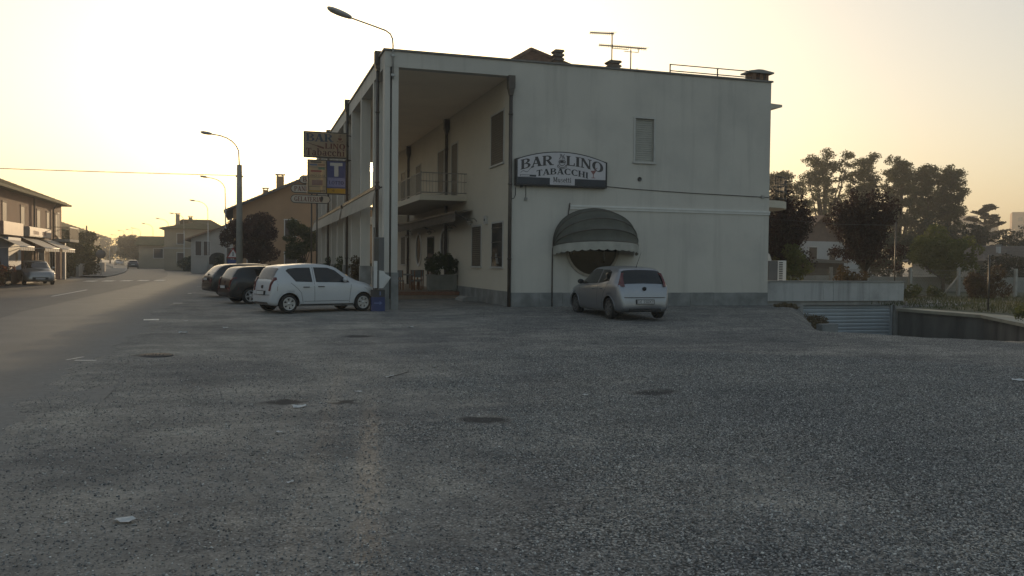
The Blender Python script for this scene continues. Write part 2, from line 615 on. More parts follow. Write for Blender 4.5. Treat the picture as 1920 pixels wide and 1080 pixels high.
def ground_material():
    mt = bpy.data.materials.new('gravel_lot')
    mt.use_nodes = True
    n, l = mt.node_tree.nodes, mt.node_tree.links
    b = n['Principled BSDF']
    b.inputs['Roughness'].default_value = .95
    b.inputs['Specular IOR Level'].default_value = .12
    ge = n.new('ShaderNodeNewGeometry')
    pos = ge.outputs['Position']

    def noise(scale, detail=6, rough=.55):
        q = n.new('ShaderNodeTexNoise')
        q.inputs['Scale'].default_value = scale
        q.inputs['Detail'].default_value = detail
        q.inputs['Roughness'].default_value = rough
        l.new(pos, q.inputs['Vector'])
        return q.outputs['Fac']

    def ramp(fac, p0, c0, p1, c1):
        q = n.new('ShaderNodeValToRGB')
        q.color_ramp.elements[0].position = p0
        q.color_ramp.elements[1].position = p1
        q.color_ramp.elements[0].color = tuple(c0) + (1,)
        q.color_ramp.elements[1].color = tuple(c1) + (1,)
        l.new(fac, q.inputs[0])
        return q.outputs[0]

    def mix(fac, a, c, mode='MIX'):
        q = n.new('ShaderNodeMixRGB')
        q.blend_type = mode
        if isinstance(fac, float):
            q.inputs[0].default_value = fac
        else:
            l.new(fac, q.inputs[0])
        for i, s_ in ((1, a), (2, c)):
            if isinstance(s_, tuple):
                q.inputs[i].default_value = s_ + (1,)
            else:
                l.new(s_, q.inputs[i])
        return q.outputs[0]

    def math_(op, a, c=None):
        q = n.new('ShaderNodeMath')
        q.operation = op
        for i, s_ in ((0, a), (1, c)):
            if s_ is None:
                continue
            if isinstance(s_, (int, float)):
                q.inputs[i].default_value = s_
            else:
                l.new(s_, q.inputs[i])
        return q.outputs[0]

    # single stones in the surface: cells of about 2.5 cm, each with its own grey
    vo = n.new('ShaderNodeTexVoronoi')
    vo.inputs['Scale'].default_value = 42
    l.new(pos, vo.inputs['Vector'])
    vsep = n.new('ShaderNodeSeparateColor')
    l.new(vo.outputs['Color'], vsep.inputs[0])
    stone = ramp(vsep.outputs[0], 0.0, (.13, .13, .126), 1.0, (.56, .55, .525))
    gap = ramp(vo.outputs['Distance'], .25, (1.05, 1.05, 1.05), .75, (.22, .22, .22))
    stone = mix(1.0, stone, gap, 'MULTIPLY')
    dirt = ramp(noise(9, 8, .7), .3, (.2, .196, .184), .72, (.34, .332, .312))
    # compacted dirt towards the road, loose gravel on the building side
    sx = n.new('ShaderNodeSeparateXYZ')
    l.new(pos, sx.inputs[0])
    lin = math_('MULTIPLY_ADD', sx.outputs['Y'], -.16)
    lin.node.inputs[2].default_value = 0.25
    lin = math_('ADD', lin, sx.outputs['X'])
    lin = math_('MULTIPLY', lin, .16)
    big = math_('MULTIPLY_ADD', noise(.55, 5, .6), 2.6)
    big.node.inputs[2].default_value = -1.0
    fac = math_('ADD', lin, big)
    facr = ramp(fac, .05, (0, 0, 0), .95, (1, 1, 1))
    col = mix(facr, dirt, stone)
    # dirt still carries some stones
    peb = ramp(noise(34, 3), .5, (0, 0, 0), .6, (.75, .75, .75))
    col = mix(peb, col, stone)
    col = mix(.9, col, ramp(noise(.35, 6, .6), .35, (.68, .68, .7), .7, (1.25, 1.21, 1.14)), 'MULTIPLY')
    col = mix(.8, col, ramp(noise(1.6, 6, .65), .35, (.7, .7, .7), .7, (1.22, 1.2, 1.15)), 'MULTIPLY')
    # wheel tracks: long soft streaks towards the road
    mpt = n.new('ShaderNodeMapping')
    mpt.inputs['Rotation'].default_value = (0, 0, R(-78))
    mpt.inputs['Scale'].default_value = (.16, 2.0, 1)
    l.new(pos, mpt.inputs[0])
    ntr = n.new('ShaderNodeTexNoise')
    ntr.inputs['Scale'].default_value = 1.0
    ntr.inputs['Detail'].default_value = 5
    l.new(mpt.outputs[0], ntr.inputs['Vector'])
    col = mix(.4, col, ramp(ntr.outputs['Fac'], .38, (.74, .74, .75), .62, (1.2, 1.19, 1.16)), 'MULTIPLY')
    # damp hollows
    dist = n.new('ShaderNodeMixRGB')
    dist.blend_type = 'ADD'
    dist.inputs[0].default_value = .55
    l.new(pos, dist.inputs[1])
    nv = n.new('ShaderNodeTexNoise')
    nv.inputs['Scale'].default_value = 3.2
    nv.inputs['Detail'].default_value = 6
    l.new(pos, nv.inputs['Vector'])
    l.new(nv.outputs['Color'], dist.inputs[2])
    acc = None
    for (x, y, r_) in STAINS:
        vm = n.new('ShaderNodeVectorMath')
        vm.operation = 'SUBTRACT'
        l.new(dist.outputs[0], vm.inputs[0])
        vm.inputs[1].default_value = (x + .27, y + .27, terrain(x, y) + .27)
        vs = n.new('ShaderNodeVectorMath')
        vs.operation = 'MULTIPLY'
        l.new(vm.outputs[0], vs.inputs[0])
        vs.inputs[1].default_value = (1, 1.5, 0)
        le = n.new('ShaderNodeVectorMath')
        le.operation = 'LENGTH'
        l.new(vs.outputs[0], le.inputs[0])
        q = math_('DIVIDE', le.outputs['Value'], r_)
        acc = q if acc is None else math_('MINIMUM', acc, q)
    st = ramp(acc, .55, (.85, .85, .85), 1.05, (0, 0, 0))
    col = mix(st, col, (.035, .035, .036))
    l.new(col, b.inputs['Base Color'])
    bp = n.new('ShaderNodeBump')
    bp.inputs['Strength'].default_value = .55
    bp.inputs['Distance'].default_value = .02
    hgt = mix(facr, noise(70, 4), gap)
    l.new(hgt, bp.inputs['Height'])
    l.new(bp.outputs[0], b.inputs['Normal'])
    return mt


def axis_coords(segs):
    out = []
    for a, b_, st in segs:
        k = max(1, round((b_ - a) / st))
        out += [a + (b_ - a) * i / k for i in range(k)]
    return out + [segs[-1][1]]


xs = axis_coords([(-1500, -300, 300), (-300, -60, 40), (-60, -12, 8), (-12, -5, 1), (-5, -1, .1), (-1, 30, .33), (30, 34, 1), (34, 80, 6), (80, 400, 40), (400, 1500, 275)])
ys = axis_coords([(-60, 0, 10), (0, 3, 1), (3, 32, .2), (32, 40, .5), (40, 60, 1), (60, 120, 10), (120, 400, 40), (400, 2000, 200)])
gm = MB()
gm.quadgrid([[(x, y, terrain(x, y)) for x in xs] for y in ys], True)
MATS['gravel_lot'] = ground_material()
struct('ground', gm, MATS['gravel_lot'])

# road: centre line runs beside the lot and swings left in the distance
asphalt = mat('asphalt', (.085, .08, .072), .55, .22, .8, .35, 60, spec=.45, stain=(.06, .058, .055), stain_amt=.5, stain_scale=.5)
asphalt_dark = mat('asphalt_patch', (.058, .057, .056), .6, .2, .9, .35, 60, spec=.4, stain=(.09, .088, .082), stain_amt=.35, stain_scale=.7)
CL = [(-6.9, -40), (-6.9, 20), (-6.85, 50), (-6.9, 75), (-8.0, 100), (-10.6, 127), (-17.0, 179), (-25.6, 231), (-37, 293), (-60, 390), (-100, 520)]


def cl_at(y):
    for (xa, ya), (xb, yb) in zip(CL, CL[1:]):
        if ya <= y <= yb:
            return xa + (xb - xa) * (y - ya) / (yb - ya)
    return CL[-1][0]


def cl_smooth(y):
    return sum(cl_at(max(-40, min(520, y + d))) for d in (-14, -7, 0, 7, 14)) / 5


ry = axis_coords([(-40, 8, 6), (8, 60, .5), (60, 140, 3), (140, 520, 8)])


def strip(o0, o1, lift, y0=-40, y1=520, jit0=0.0, jit1=0.0, n=5, seed=3):
    g = random.Random(seed)
    rows = []
    w0 = w1 = 0
    for y in ry:
        if not y0 <= y <= y1:
            continue
        w0 = w0 * .6 + g.uniform(-1, 1) * jit0
        w1 = w1 * .75 + g.uniform(-1, 1) * jit1
        c = cl_smooth(y)
        rows.append([(c + (o0 + w0) + (o1 + w1 - o0 - w0) * k / n, y, gz(-7, y) + lift) for k in range(n + 1)])
    return MB().quadgrid(rows, True)


def dusty(mt, x0, x1):
    """dirt carried from the lot onto the edge of the asphalt"""
    n, l = mt.node_tree.nodes, mt.node_tree.links
    b = n['Principled BSDF']
    src = b.inputs['Base Color'].links[0].from_socket
    ge = n.new('ShaderNodeNewGeometry')
    sp = n.new('ShaderNodeSeparateXYZ')
    l.new(ge.outputs['Position'], sp.inputs[0])
    nz = n.new('ShaderNodeTexNoise')
    nz.inputs['Scale'].default_value = .7
    nz.inputs['Detail'].default_value = 9
    nz.inputs['Roughness'].default_value = .7
    l.new(ge.outputs['Position'], nz.inputs['Vector'])
    ma = n.new('ShaderNodeMath')
    ma.operation = 'MULTIPLY_ADD'
    ma.inputs[1].default_value = 2.4
    l.new(nz.outputs['Fac'], ma.inputs[0])
    l.new(sp.outputs['X'], ma.inputs[2])
    mr = n.new('ShaderNodeMapRange')
    mr.inputs['From Min'].default_value = x0 + 1.2
    mr.inputs['From Max'].default_value = x1 + 1.2
    l.new(ma.outputs[0], mr.inputs['Value'])
    n2 = n.new('ShaderNodeTexNoise')
    n2.inputs['Scale'].default_value = 9
    n2.inputs['Detail'].default_value = 8
    l.new(ge.outputs['Position'], n2.inputs['Vector'])
    rp = n.new('ShaderNodeValToRGB')
    rp.color_ramp.elements[0].color = (.12, .117, .11, 1)
    rp.color_ramp.elements[1].color = (.22, .214, .2, 1)
    l.new(n2.outputs['Fac'], rp.inputs[0])
    mx = n.new('ShaderNodeMixRGB')
    l.new(mr.outputs[0], mx.inputs[0])
    l.new(src, mx.inputs[1])
    l.new(rp.outputs[0], mx.inputs[2])
    l.new(mx.outputs[0], b.inputs['Base Color'])
    r2 = n.new('ShaderNodeMapRange')
    r2.inputs['To Min'].default_value = b.inputs['Roughness'].default_value
    r2.inputs['To Max'].default_value = .95
    l.new(mr.outputs[0], r2.inputs['Value'])
    l.new(r2.outputs[0], b.inputs['Roughness'])


dusty(asphalt, -4.6, -2.9)
struct('road', strip(.02, 5.0, .006), asphalt)
struct('road_far_lane', strip(-4.9, .02, .010), asphalt_dark)
apron_m = mat('apron_asphalt', (.075, .072, .068), .7, .22, .6, .3, 50, stain=(.045, .044, .043), stain_amt=.5)
struct('shop_forecourt', strip(-7.6, -4.9, .003, -40, 84, n=2), apron_m)

paint = mat('road_paint', (.6, .59, .55), .6, .15, 14, stain=(.2, .19, .18), stain_amt=.7, stain_scale=3)


def mark(x, y, dx, dy, ang=0.0, lift=.014):
    mb = MB()
    ca, sa = math.cos(ang), math.sin(ang)
    pts = []
    for a, b_ in ((-.5, -.5), (.5, -.5), (.5, .5), (-.5, .5)):
        px, py = x + a * dx * ca - b_ * dy * sa, y + a * dx * sa + b_ * dy * ca
        pts.append((px, py, gz(px, py) + lift))
    mb.add(pts, [(0, 1, 2, 3)])
    return struct('road_marking', mb, paint)


for x, y, dx, dy, a in [(-2.68, 27.2, .42, .35, .05), (-1.8, 26.7, .34, .12, .3), (-2.52, 29.3, .24, .2, .1), (-2.56, 35.9, .36, .28, 0), (-2.64, 46.2, .4, .5, 0), (-2.95, 18.05, .4, .1, -.25), (-3.2, 18.45, .06, .55, -.4)]:
    mark(x, y, dx, dy, a)
mark(-8.35, 47.2, .14, 8.8)
for k in range(5):
    mark(-11.3 + k * 1.14, 71.4 + k * .9, .74, 2.4, -.02)
# kerbs and pavements in the distance
pave = mat('pavement_concrete', (.2, .19, .175), .85, .18, 1.2, .2, 30, stain=(.1, .095, .09), stain_amt=.5)
kerb_m = mat('kerb_stone', (.26, .25, .235), .8, .15, 3, .2, 30)


def raised(o0, o1, y0, y1, h=.13):
    g = []
    for y in ry:
        if y0 <= y <= y1:
            c = cl_smooth(y)
            g.append([(c + o0, y, -.1), (c + o0, y, -.08 + h), (c + o1, y, -.08 + h), (c + o1, y, -.1)])
    return MB().quadgrid(g, False)


struct('kerb', raised(-5.15, -4.95, 84, 300), kerb_m)
struct('pavement', raised(-7.2, -5.15, 84, 300, .128), pave)
struct('kerb', raised(4.3, 4.5, 88, 420), kerb_m)
struct('pavement', raised(4.5, 6.4, 88, 420, .128), pave)

# garden terrace beside the ramp
grass_m = mat('garden_soil', (.055, .062, .03), .95, .35, 1.5, .5, 20, stain=(.1, .085, .055), stain_amt=.6, stain_scale=.8)
WALL = [(27.6, 30.8), (27.5, 28.5), (27.4, 26.0), (25.1, 22.3), (22.9, 18.8), (20.9, 15.0), (18.9, 11.0)]
gs = MB()
rows = [[(x + t * (90 - x), y + t * (y - 24) * 1.2, -.2 + .25 * sm(0, .12, t) + .02 * math.sin(t * 7 + y)) for t in (0, .01, .05, .12, .25, .5, 1)] for x, y in [(27.78, 60), (27.78, 45), (27.78, 33)] + WALL]
gs.quadgrid(rows[::-1], True)
struct('garden_ground', gs, grass_m)

# ------------------------------------------------------------------ the bar building
wall_m = mat('bar_plaster', (.51, .485, .435), .9, .05, .5, .12, 25, stain=(.36, .35, .325), stain_amt=.5, stain_scale=.45, streak=(.3, .285, .255), streak_amt=.42)
wall2_m = mat('bar_plaster_cream', (.56, .51, .42), .9, .06, .6, .1, 25, stain=(.36, .33, .27), stain_amt=.4)
stone_m = mat('plinth_stone', (.2, .205, .2), .6, .3, 2.2, .1, 20, stain=(.11, .115, .11), stain_amt=.6, stain_scale=1.5)
pipe_m = mat('brown_metal', (.075, .062, .052), .45, .2, 4, metal=.3)
cop_m = mat('coping_metal', (.15, .14, .13), .5, .2, 3, metal=.4)
frame_m = mat('window_surround', (.45, .44, .41), .7, .08, 3)
shut_m = mat('shutter_slats', (.36, .35, .31), .6, .08, 4)
shutd_m = mat('brown_shutter', (.07, .058, .042), .6, .2, 4)
dglass = glass_dark('dark_glass')
iron_m = mat('painted_iron', (.05, .047, .043), .5, .2, 6)
white_m = mat('white_paint', (.62, .61, .58), .6, .06, 3)
tile_m = mat('clay_roof', (.16, .095, .06), .85, .35, 6, .6, 14, stain=(.07, .075, .05), stain_amt=.6, stain_scale=2)
conc_m = mat('concrete', (.26, .255, .24), .85, .18, 1.5, .2, 25, stain=(.13, .13, .125), stain_amt=.6, stain_scale=1.2)
brick_m = mat('clay_paver', (.2, .1, .06), .8, .25, 4, .2, 25)

X0, XW, XE, Y0, YE, ZT, ZC = 4.72, 9.5, 20.7, 30.72, 62.0, 9.2, 8.64
bar = thing('bar_building', 'two-storey white bar with a tall columned portico beside the gravel lot', 'building', (12, 46, 0))


def bp(name, mb, m, parent=bar, label=None):
    return mb.build(name, m, parent, True, label)


# gable wall with a real opening for the shuttered window
WX0, WX1, WZ0, WZ1 = 14.57, 15.37, 5.68, 7.38
g = MB()
g.box(XW, WX0, Y0, Y0 + .3, -.3, ZT).box(WX1, XE, Y0, Y0 + .3, -.3, ZT).box(WX0, WX1, Y0, Y0 + .3, -.3, WZ0).box(WX0, WX1, Y0, Y0 + .3, WZ1, ZT)
bp('gable_wall', g, wall_m)
bp('portico_wall', box(XW, XW + .3, Y0 + .3, YE, -.3, ZT), wall2_m)
bp('rear_wall', MB().box(XE - .3, XE, Y0 + .3, YE, -2.6, ZT).box(XW + .3, XE - .3, YE - .3, YE, -.3, ZT), wall_m)
bp('roof_slab', box(X0 + .05, XE - .05, Y0 + .05, YE - .05, ZT, ZT + .03), conc_m)
bp('ceiling', box(X0 + .38, XW - .01, Y0 + .38, YE - .38, ZC + .06, ZC + .2), mat('ceiling_paint', (.8, .7, .56), .9, .05, .6))
b = MB()
b.box(X0, XW, Y0, Y0 + .38, ZC, ZT).box(X0, X0 + .38, Y0 + .38, YE, ZC, ZT).box(X0 + .38, XW, YE - .38, YE, ZC + .12, ZT)
bp('roof_beam', b, wall_m)
c = MB()
c.box(X0 - .06, XE + .06, Y0 - .06, Y0 + .3, ZT + .003, ZT + .07).box(X0 - .06, X0 + .3, Y0 + .3, YE, ZT + .003, ZT + .07).box(XE - .3, XE + .06, Y0 + .3, YE, ZT + .003, ZT + .07)
bp('coping', c, cop_m)

# columns
bp('column', MB().box(X0, X0 + .19, Y0 + .01, Y0 + .45, 1.25, ZC).box(X0 + .19, X0 + .27, Y0 + .06, Y0 + .45, 1.25, ZC).box(X0 + .27, X0 + .5, Y0 + .01, Y0 + .45, 1.25, ZC), wall_m)
bp('column_plinth', MB().box(X0 - .03, X0 + .2, Y0 - .03, Y0 + .48, -.2, 1.26).box(X0 + .2, X0 + .26, Y0 + .03, Y0 + .48, -.2, 1.26).box(X0 + .26, X0 + .53, Y0 - .03, Y0 + .48, -.2, 1.26), stone_m)
col_y = [33.42, 37.2, 40.6, 43.9, 47.2, 50.5, 54.0, 57.4, 61.55]
for i, y in enumerate(col_y):
    bp('column', box(X0, X0 + .40, y, y + .3, 1.45, ZC), wall_m)
    bp('column_plinth', box(X0 - .03, X0 + .43, y - .03, y + .33, -.2, 1.46), stone_m)
# low stone dado between the far columns, seen behind the hedge
for a, b_ in [(47.65, 50.45), (54.45, 57.35)]:
    bp('dado_panel', box(X0 + .12, X0 + .3, a, b_, -.2, 1.1), wall2_m)


def downpipe(x, y, top, r=.065, hop=True, z0=-.1):
    mb = MB()
    mb.tube([(x, y, z0), (x, y, top)], r, 10)
    for z in (1.8, 4.6, 7.2):
        if z < top:
            mb.lathe([(r * 1.02, z - .03), (r * 1.25, z - .03), (r * 1.25, z + .03), (r * 1.02, z + .03)], (x, y, 0), 'z', 10)
    if hop:
        mb.box(x - .13, x + .13, y - .13, y + .13, top - .05, top + .42)
        mb.prism([(x - .12, top - .05), (x + .12, top - .05), (x + .06, top - .3), (x - .06, top - .3)], 'y', y - .1, y + .1)
    return bp('downpipe', mb, pipe_m)


for y in (31.98, 42.0, 52.0):
    downpipe(X0 - .068, y, 9.02)
downpipe(XW - .08, Y0 - .1, 8.2, .07)
downpipe(XW - .14, 41.1, 8.2, .08)
downpipe(XW - .14, 51.4, 8.2, .08)
bp('thin_pipe', MB().tube([(11.16, Y0 - .04, 0), (11.16, Y0 - .04, 2.2), (11.3, Y0 - .04, 2.6), (11.75, Y0 - .04, 3.3), (11.85, Y0 - .04, 3.98)], .022, 6), pipe_m)
bp('conduit', MB().tube([(X0 + .23, Y0 + .03, .3), (X0 + .23, Y0 + .03, 8.7)], .022, 6), iron_m)

# stone plinth slabs, one by one
k = 0
x = XW + .02
while x < XE - .2:
    w = min([1.12, .95, 1.2, 1.05][k % 4], XE - x)
    bp('plinth_slab', box(x + .004, x + w - .004, Y0 - .035 - (k % 3) * .003, Y0 + .01, -.25, .53 + (k % 2) * .004), stone_m)
    x += w
    k += 1
y = Y0 + .02
while y < 38.6:
    bp('plinth_slab', box(XW - .035 - (k % 3) * .003, XW + .01, y + .004, y + 1.1, -.25, .56), stone_m)
    y += 1.108
    k += 1
# cable strip, wires and small boxes on the gable
bp('cable_strip', MB().box(11.86, XE + .02, Y0 - .07, Y0 + .01, 3.83, 3.9).box(11.86, XE + .02, Y0 - .04, Y0 + .01, 3.74, 3.83), white_m)
bp('wall_cable', MB().tube([(13.3, Y0 - .02, 4.66), (14.5, Y0 - .02, 4.6), (17, Y0 - .02, 4.53), (20.3, Y0 - .02, 4.48), (20.68, Y0 - .02, 4.47)], .014, 5), iron_m)
bp('junction_box', box(20.3, 20.42, Y0 - .07, Y0 + .01, 4.42, 4.54), conc_m)
bp('junction_box', box(10.02, 10.12, Y0 - .07, Y0 + .01, 4.02, 4.12), conc_m)
bp('wall_cable', MB().tube([(9.66, Y0 - .02, 4.5), (9.66, Y0 - .02, 4.2), (9.6, Y0 - .02, 4.08), (9.45, Y0 - .03, 4.05)], .014, 5), iron_m)
bp('wall_cable', MB().tube([(10.07, Y0 - .02, 4.6), (10.07, Y0 - .02, 4.12)], .012, 5), iron_m)
bp('wall_vent', MB().lathe([(.001, 0), (.075, 0), (.085, -.02), (.085, .03)], (14.78, Y0 - .01, 5.0), 'y', 16), iron_m)


def shutter_panel(parent, axis, a0, a1, z0, z1, d, m, pitch=.075):
    """roller shutter: slats as real ridges, joined"""
    mb = MB()
    z = z0
    while z < z1 - .01:
        zz = min(z + pitch, z1)
        prof = [(d, z), (d - .012, z + .012), (d - .012, zz - .016), (d, zz - .004)]
        if axis == 'y':
            vs = [(a0, p, q) for p, q in prof] + [(a1, p, q) for p, q in prof]
        else:
            vs = [(p, a0, q) for p, q in prof] + [(p, a1, q) for p, q in prof]
        mb.add(vs, [(i, i + 1, i + 5, i + 4) for i in range(3)] + [(3, 0, 4, 7)])
        z += pitch
    o = mb.build('shutter', m, parent, True)
    o['kind'] = 'stuff'
    return o


def surround(axis, a0, a1, z0, z1, d, t=.07, proud=.03, m=frame_m, sill=True):
    mb = MB()
    def bx(u0, u1, w0, w1, p):
        if axis == 'y':
            mb.box(u0, u1, d - p, d + .02, w0, w1)
        else:
            mb.box(d - p, d + .02, u0, u1, w0, w1)
    bx(a0 - t, a0, z0, z1, proud)
    bx(a1, a1 + t, z0, z1, proud)
    bx(a0 - t, a1 + t, z1, z1 + t, proud)
    o = bp('window', mb, m)
    if sill:
        sb = MB()
        if axis == 'y':
            sb.box(a0 - t - .03, a1 + t + .03, d - proud - .04, d + .02, z0 - .07, z0)
        else:
            sb.box(d - proud - .05, d + .02, a0 - t - .03, a1 + t + .03, z0 - .07, z0)
        sb.build('sill', m, o, True)
    return o


w = surround('y', WX0, WX1, WZ0, WZ1, Y0)
shutter_panel(w, 'y', WX0, WX1, WZ0 + .002, WZ1, Y0 + .09, shut_m, .085)
# portico openings on the inner wall: shutters, barred window, doors
for a0, a1, z0, z1, kind in [(31.75, 33.5, 5.55, 7.55, 'shut'), (39.3, 40.5, 4.68, 7.3, 'shut'), (42.2, 43.6, 5.2, 7.3, 'shut'), (48.2, 49.6, 4.68, 7.2, 'shut'), (53.2, 54.6, 5.2, 7.3, 'shut'),
                             (34.95, 36.45, 1.5, 3.2, 'shut'), (31.75, 33.25, 1.5, 3.22, 'bars'), (53.0, 54.5, 1.5, 3.2, 'shut')]:
    w = surround('x', a0, a1, z0, z1, XW)
    if kind == 'shut':
        shutter_panel(w, 'x', a0, a1, z0 + .002, z1, XW - .004, shutd_m, .09)
    else:
        box(XW - .012, XW + .01, a0, a1, z0 + .002, z1).build('pane', dglass, w, True)
        bars = MB()
        for i in range(9):
            yy = a0 + (a1 - a0) * (i + .5) / 9
            bars.tube([(XW - .035, yy, z0), (XW - .035, yy, z1)], .012, 5)
        for zz in (z0 + .35, z0 + .95, z1 - .2):
            bars.box(XW - .05, XW - .042, a0, a1, zz, zz + .03)
        bars.build('window_bars', iron_m, w, True)
        MB().prism([(32.3, 1.62), (32.62, 1.62), (32.74, 2.0), (32.6, 2.02)], 'x', XW - .016, XW - .0125).build('sticker', white_m, w, True)
# oval bar windows and the entrance between them
for yc in (42.0, 48.6):
    mb, pn = MB(), MB()
    n = 28
    ring = lambda ry_, rz_, d: [(d, yc + ry_ * math.cos(2 * math.pi * i / n), 2.38 + rz_ * math.sin(2 * math.pi * i / n)) for i in range(n)]
    a, b_, c_ = ring(.86, .98, XW + .01), ring(.86, .98, XW - .06), ring(.74, .86, XW - .06)
    d_ = ring(.74, .86, XW - .01)
    for p, q in ((a, b_), (b_, c_), (c_, d_)):
        mb.add(p + q, [(i, (i + 1) % n, n + (i + 1) % n, n + i) for i in range(n)])
    o = bp('oval_window', mb, white_m)
    pn.add(ring(.745, .865, XW - .014), [tuple(range(n))])
    pn.build('pane', dglass, o, True)
o = surround('x', 44.5, 46.1, .3, 2.95, XW, m=iron_m, sill=False)
o.name = 'entrance_door'
box(XW - .012, XW + .01, 44.5, 46.1, .3, 2.95).build('pane', dglass, o, True)
MB().tube([(XW - .06, 45.2, .9), (XW - .06, 45.2, 1.5)], .015, 6).build('handle', white_m, o, True)
# round window under the dome awning
n = 36
cxr, czr, rr = 12.82, 2.25, 1.02
mb = MB()
rg = lambda r_, d: [(cxr + r_ * math.cos(2 * math.pi * i / n), d, czr + r_ * math.sin(2 * math.pi * i / n)) for i in range(n)]
for p, q in ((rg(rr + .1, Y0 + .01), rg(rr + .1, Y0 - .05)), (rg(rr + .1, Y0 - .05), rg(rr, Y0 - .05)), (rg(rr, Y0 - .05), rg(rr, Y0 - .005))):
    mb.add(p + q, [(i, (i + 1) % n, n + (i + 1) % n, n + i) for i in range(n)])
o = bp('round_window', mb, mat('round_frame', (.3, .26, .21), .6, .1, 3))
MB().add(rg(rr + .004, Y0 - .008), [tuple(range(n))]).build('pane', glass_dark('bar_glass', (.02, .017, .013)), o, True)
MB().tube([(13.3, Y0 - .03, 1.75), (13.3, Y0 - .03, 2.2)], .008, 5).build('pull_cord', white_m, o, True)

# upper balcony on the portico wall
bal = bp('balcony', MB().box(7.35, XW - .002, 37.5, 50.4, 4.42, 4.66), wall2_m)
rl = MB()
for z in (4.74, 5.62):
    rl.box(7.38, 7.42, 37.54, 50.36, z, z + .04).box(7.42, XW, 37.54, 37.58, z, z + .04)
rl.box(7.42, XW, 37.545, 37.575, 5.25, 5.28)
for i in range(66):
    yy = 37.7 + i * .195
    rl.box(7.392, 7.408, yy, yy + .016, 4.78, 5.62)
for i in range(14):
    xx = 7.5 + i * .145
    rl.box(xx, xx + .014, 37.552, 37.568, 4.78, 5.62)
for p in ((7.4, 37.56), (7.4, 41.8), (7.4, 46.1), (7.4, 50.3)):
    rl.box(p[0] - .025, p[0] + .025, p[1] - .025, p[1] + .025, 4.66, 5.7)
rl.build('railing', mat('balcony_iron', (.2, .19, .17), .5, .15, 5), bal, True)
bp('balcony', MB().box(7.6, XW, 52.2, 57.4, 4.0, 4.5), wall2_m)
# hipped tile roof, stacks, aerials and railings on top
rt = MB()
A = (12.65, 38.0, 11.56)
e = 1.55
zb = 10.5
bp('stair_tower', box(A[0] - 1.3, A[0] + 1.3, A[1] - 1.3, A[1] + 1.3, 9.232, 10.5), wall2_m)
for i in range(18):
    t0, t1 = i / 18, (i + 1) / 18
    for (ax, ay), (bx_, by) in (((-1, -1), (1, -1)), ((1, -1), (1, 1)), ((1, 1), (-1, 1)), ((-1, 1), (-1, -1))):
        s0, s1 = e * (1 - t0), e * (1 - t1)
        z0_, z1_ = zb + (A[2] - zb) * t0 + .035, zb + (A[2] - zb) * t1
        rt.add([(A[0] + ax * s0, A[1] + ay * s0, z0_), (A[0] + bx_ * s0, A[1] + by * s0, z0_), (A[0] + bx_ * s1, A[1] + by * s1, z1_), (A[0] + ax * s1, A[1] + ay * s1, z1_)], [(0, 1, 2, 3)])
        rt.add([(A[0] + ax * s0, A[1] + ay * s0, z0_ - .04), (A[0] + bx_ * s0, A[1] + by * s0, z0_ - .04), (A[0] + bx_ * s0, A[1] + by * s0, z0_), (A[0] + ax * s0, A[1] + ay * s0, z0_)], [(0, 1, 2, 3)])
hip = bp('tiled_roof', rt, tile_m)
hc = MB()
for sx_, sy_ in ((-1, -1), (1, -1), (1, 1), (-1, 1)):
    hc.tube([(A[0] + sx_ * e, A[1] + sy_ * e, zb + .05), (A[0], A[1], A[2] + .03)], .11, 7)
hc.build('hip_ridge', tile_m, hip, True)


def stack(x, y, z0, z1, w, d, tiers):
    mb = MB()
    mb.box(x - w * .4, x + w * .4, y - d * .4, y + d * .4, z0, z1)
    h = .62 / tiers
    o = bp('chimney', mb, mat('chimney_brick', (.2, .12, .075), .85, .3, 8, .3, 20))
    cp = MB()
    for i in range(tiers):
        z = z1 - .08 - i * .17
        cp.prism([(x - w * .42, z), (x + w * .42, z), (x + w * .56, z + .05), (x + w * .56, z + .08), (x + w * .45, z + .12), (x - w * .45, z + .12), (x - w * .56, z + .08), (x - w * .56, z + .05)], 'y', y - d * .56, y + d * .56)
    cp.build('chimney_cap', mat('chimney_clay', (.13, .105, .085), .85, .3, 8), o, True)
    return o


stack(12.5, 34.0, 9.23, 10.56, .4, .4, 4)
stack(14.15, 32.0, 9.23, 9.8, .5, .42, 3)
ch = bp('chimney', MB().box(19.95, 20.15, 31.0, 31.5, 9.23, 9.66).box(20.32, 20.5, 31.0, 31.5, 9.23, 9.66).box(20.62, 20.75, 31.0, 31.5, 9.23, 9.66).box(19.95, 20.75, 31.0, 31.5, 9.23, 9.36), mat('chimney_brick', (.2, .12, .075)))
MB().prism([(19.78, 9.62), (20.95, 9.62), (20.95, 9.68), (20.4, 9.76), (20.2, 9.76), (19.78, 9.68)], 'y', 30.9, 31.6).build('chimney_cap', conc_m, ch, True)
alu = mat('aerial_aluminium', (.16, .155, .15), .45, .1, 5, metal=.5)


def aerial(x, y, ztop, xa, xb, zb_, n, half, tilt=0.0, extra=None):
    o = bp('aerial', MB().tube([(x, y, 9.23), (x, y, ztop)], .026, 6), alu)
    mb = MB()
    mb.tube([(xa, y, zb_ - tilt), (xb, y, zb_)], .024, 5)
    for i in range(n):
        t = i / (n - 1)
        xx = xa + (xb - xa) * t
        zz = zb_ - tilt * (1 - t)
        mb.tube([(xx, y - half * (.6 + .4 * t), zz), (xx, y + half * (.6 + .4 * t), zz)], .007, 4)
        mb.tube([(xx, y, zz - .07), (xx, y, zz + .07)], .012, 4)
    if extra:
        for pa, pb in extra:
            mb.tube([pa, pb], .016, 4)
    mb.build('aerial_boom', alu, o, True)


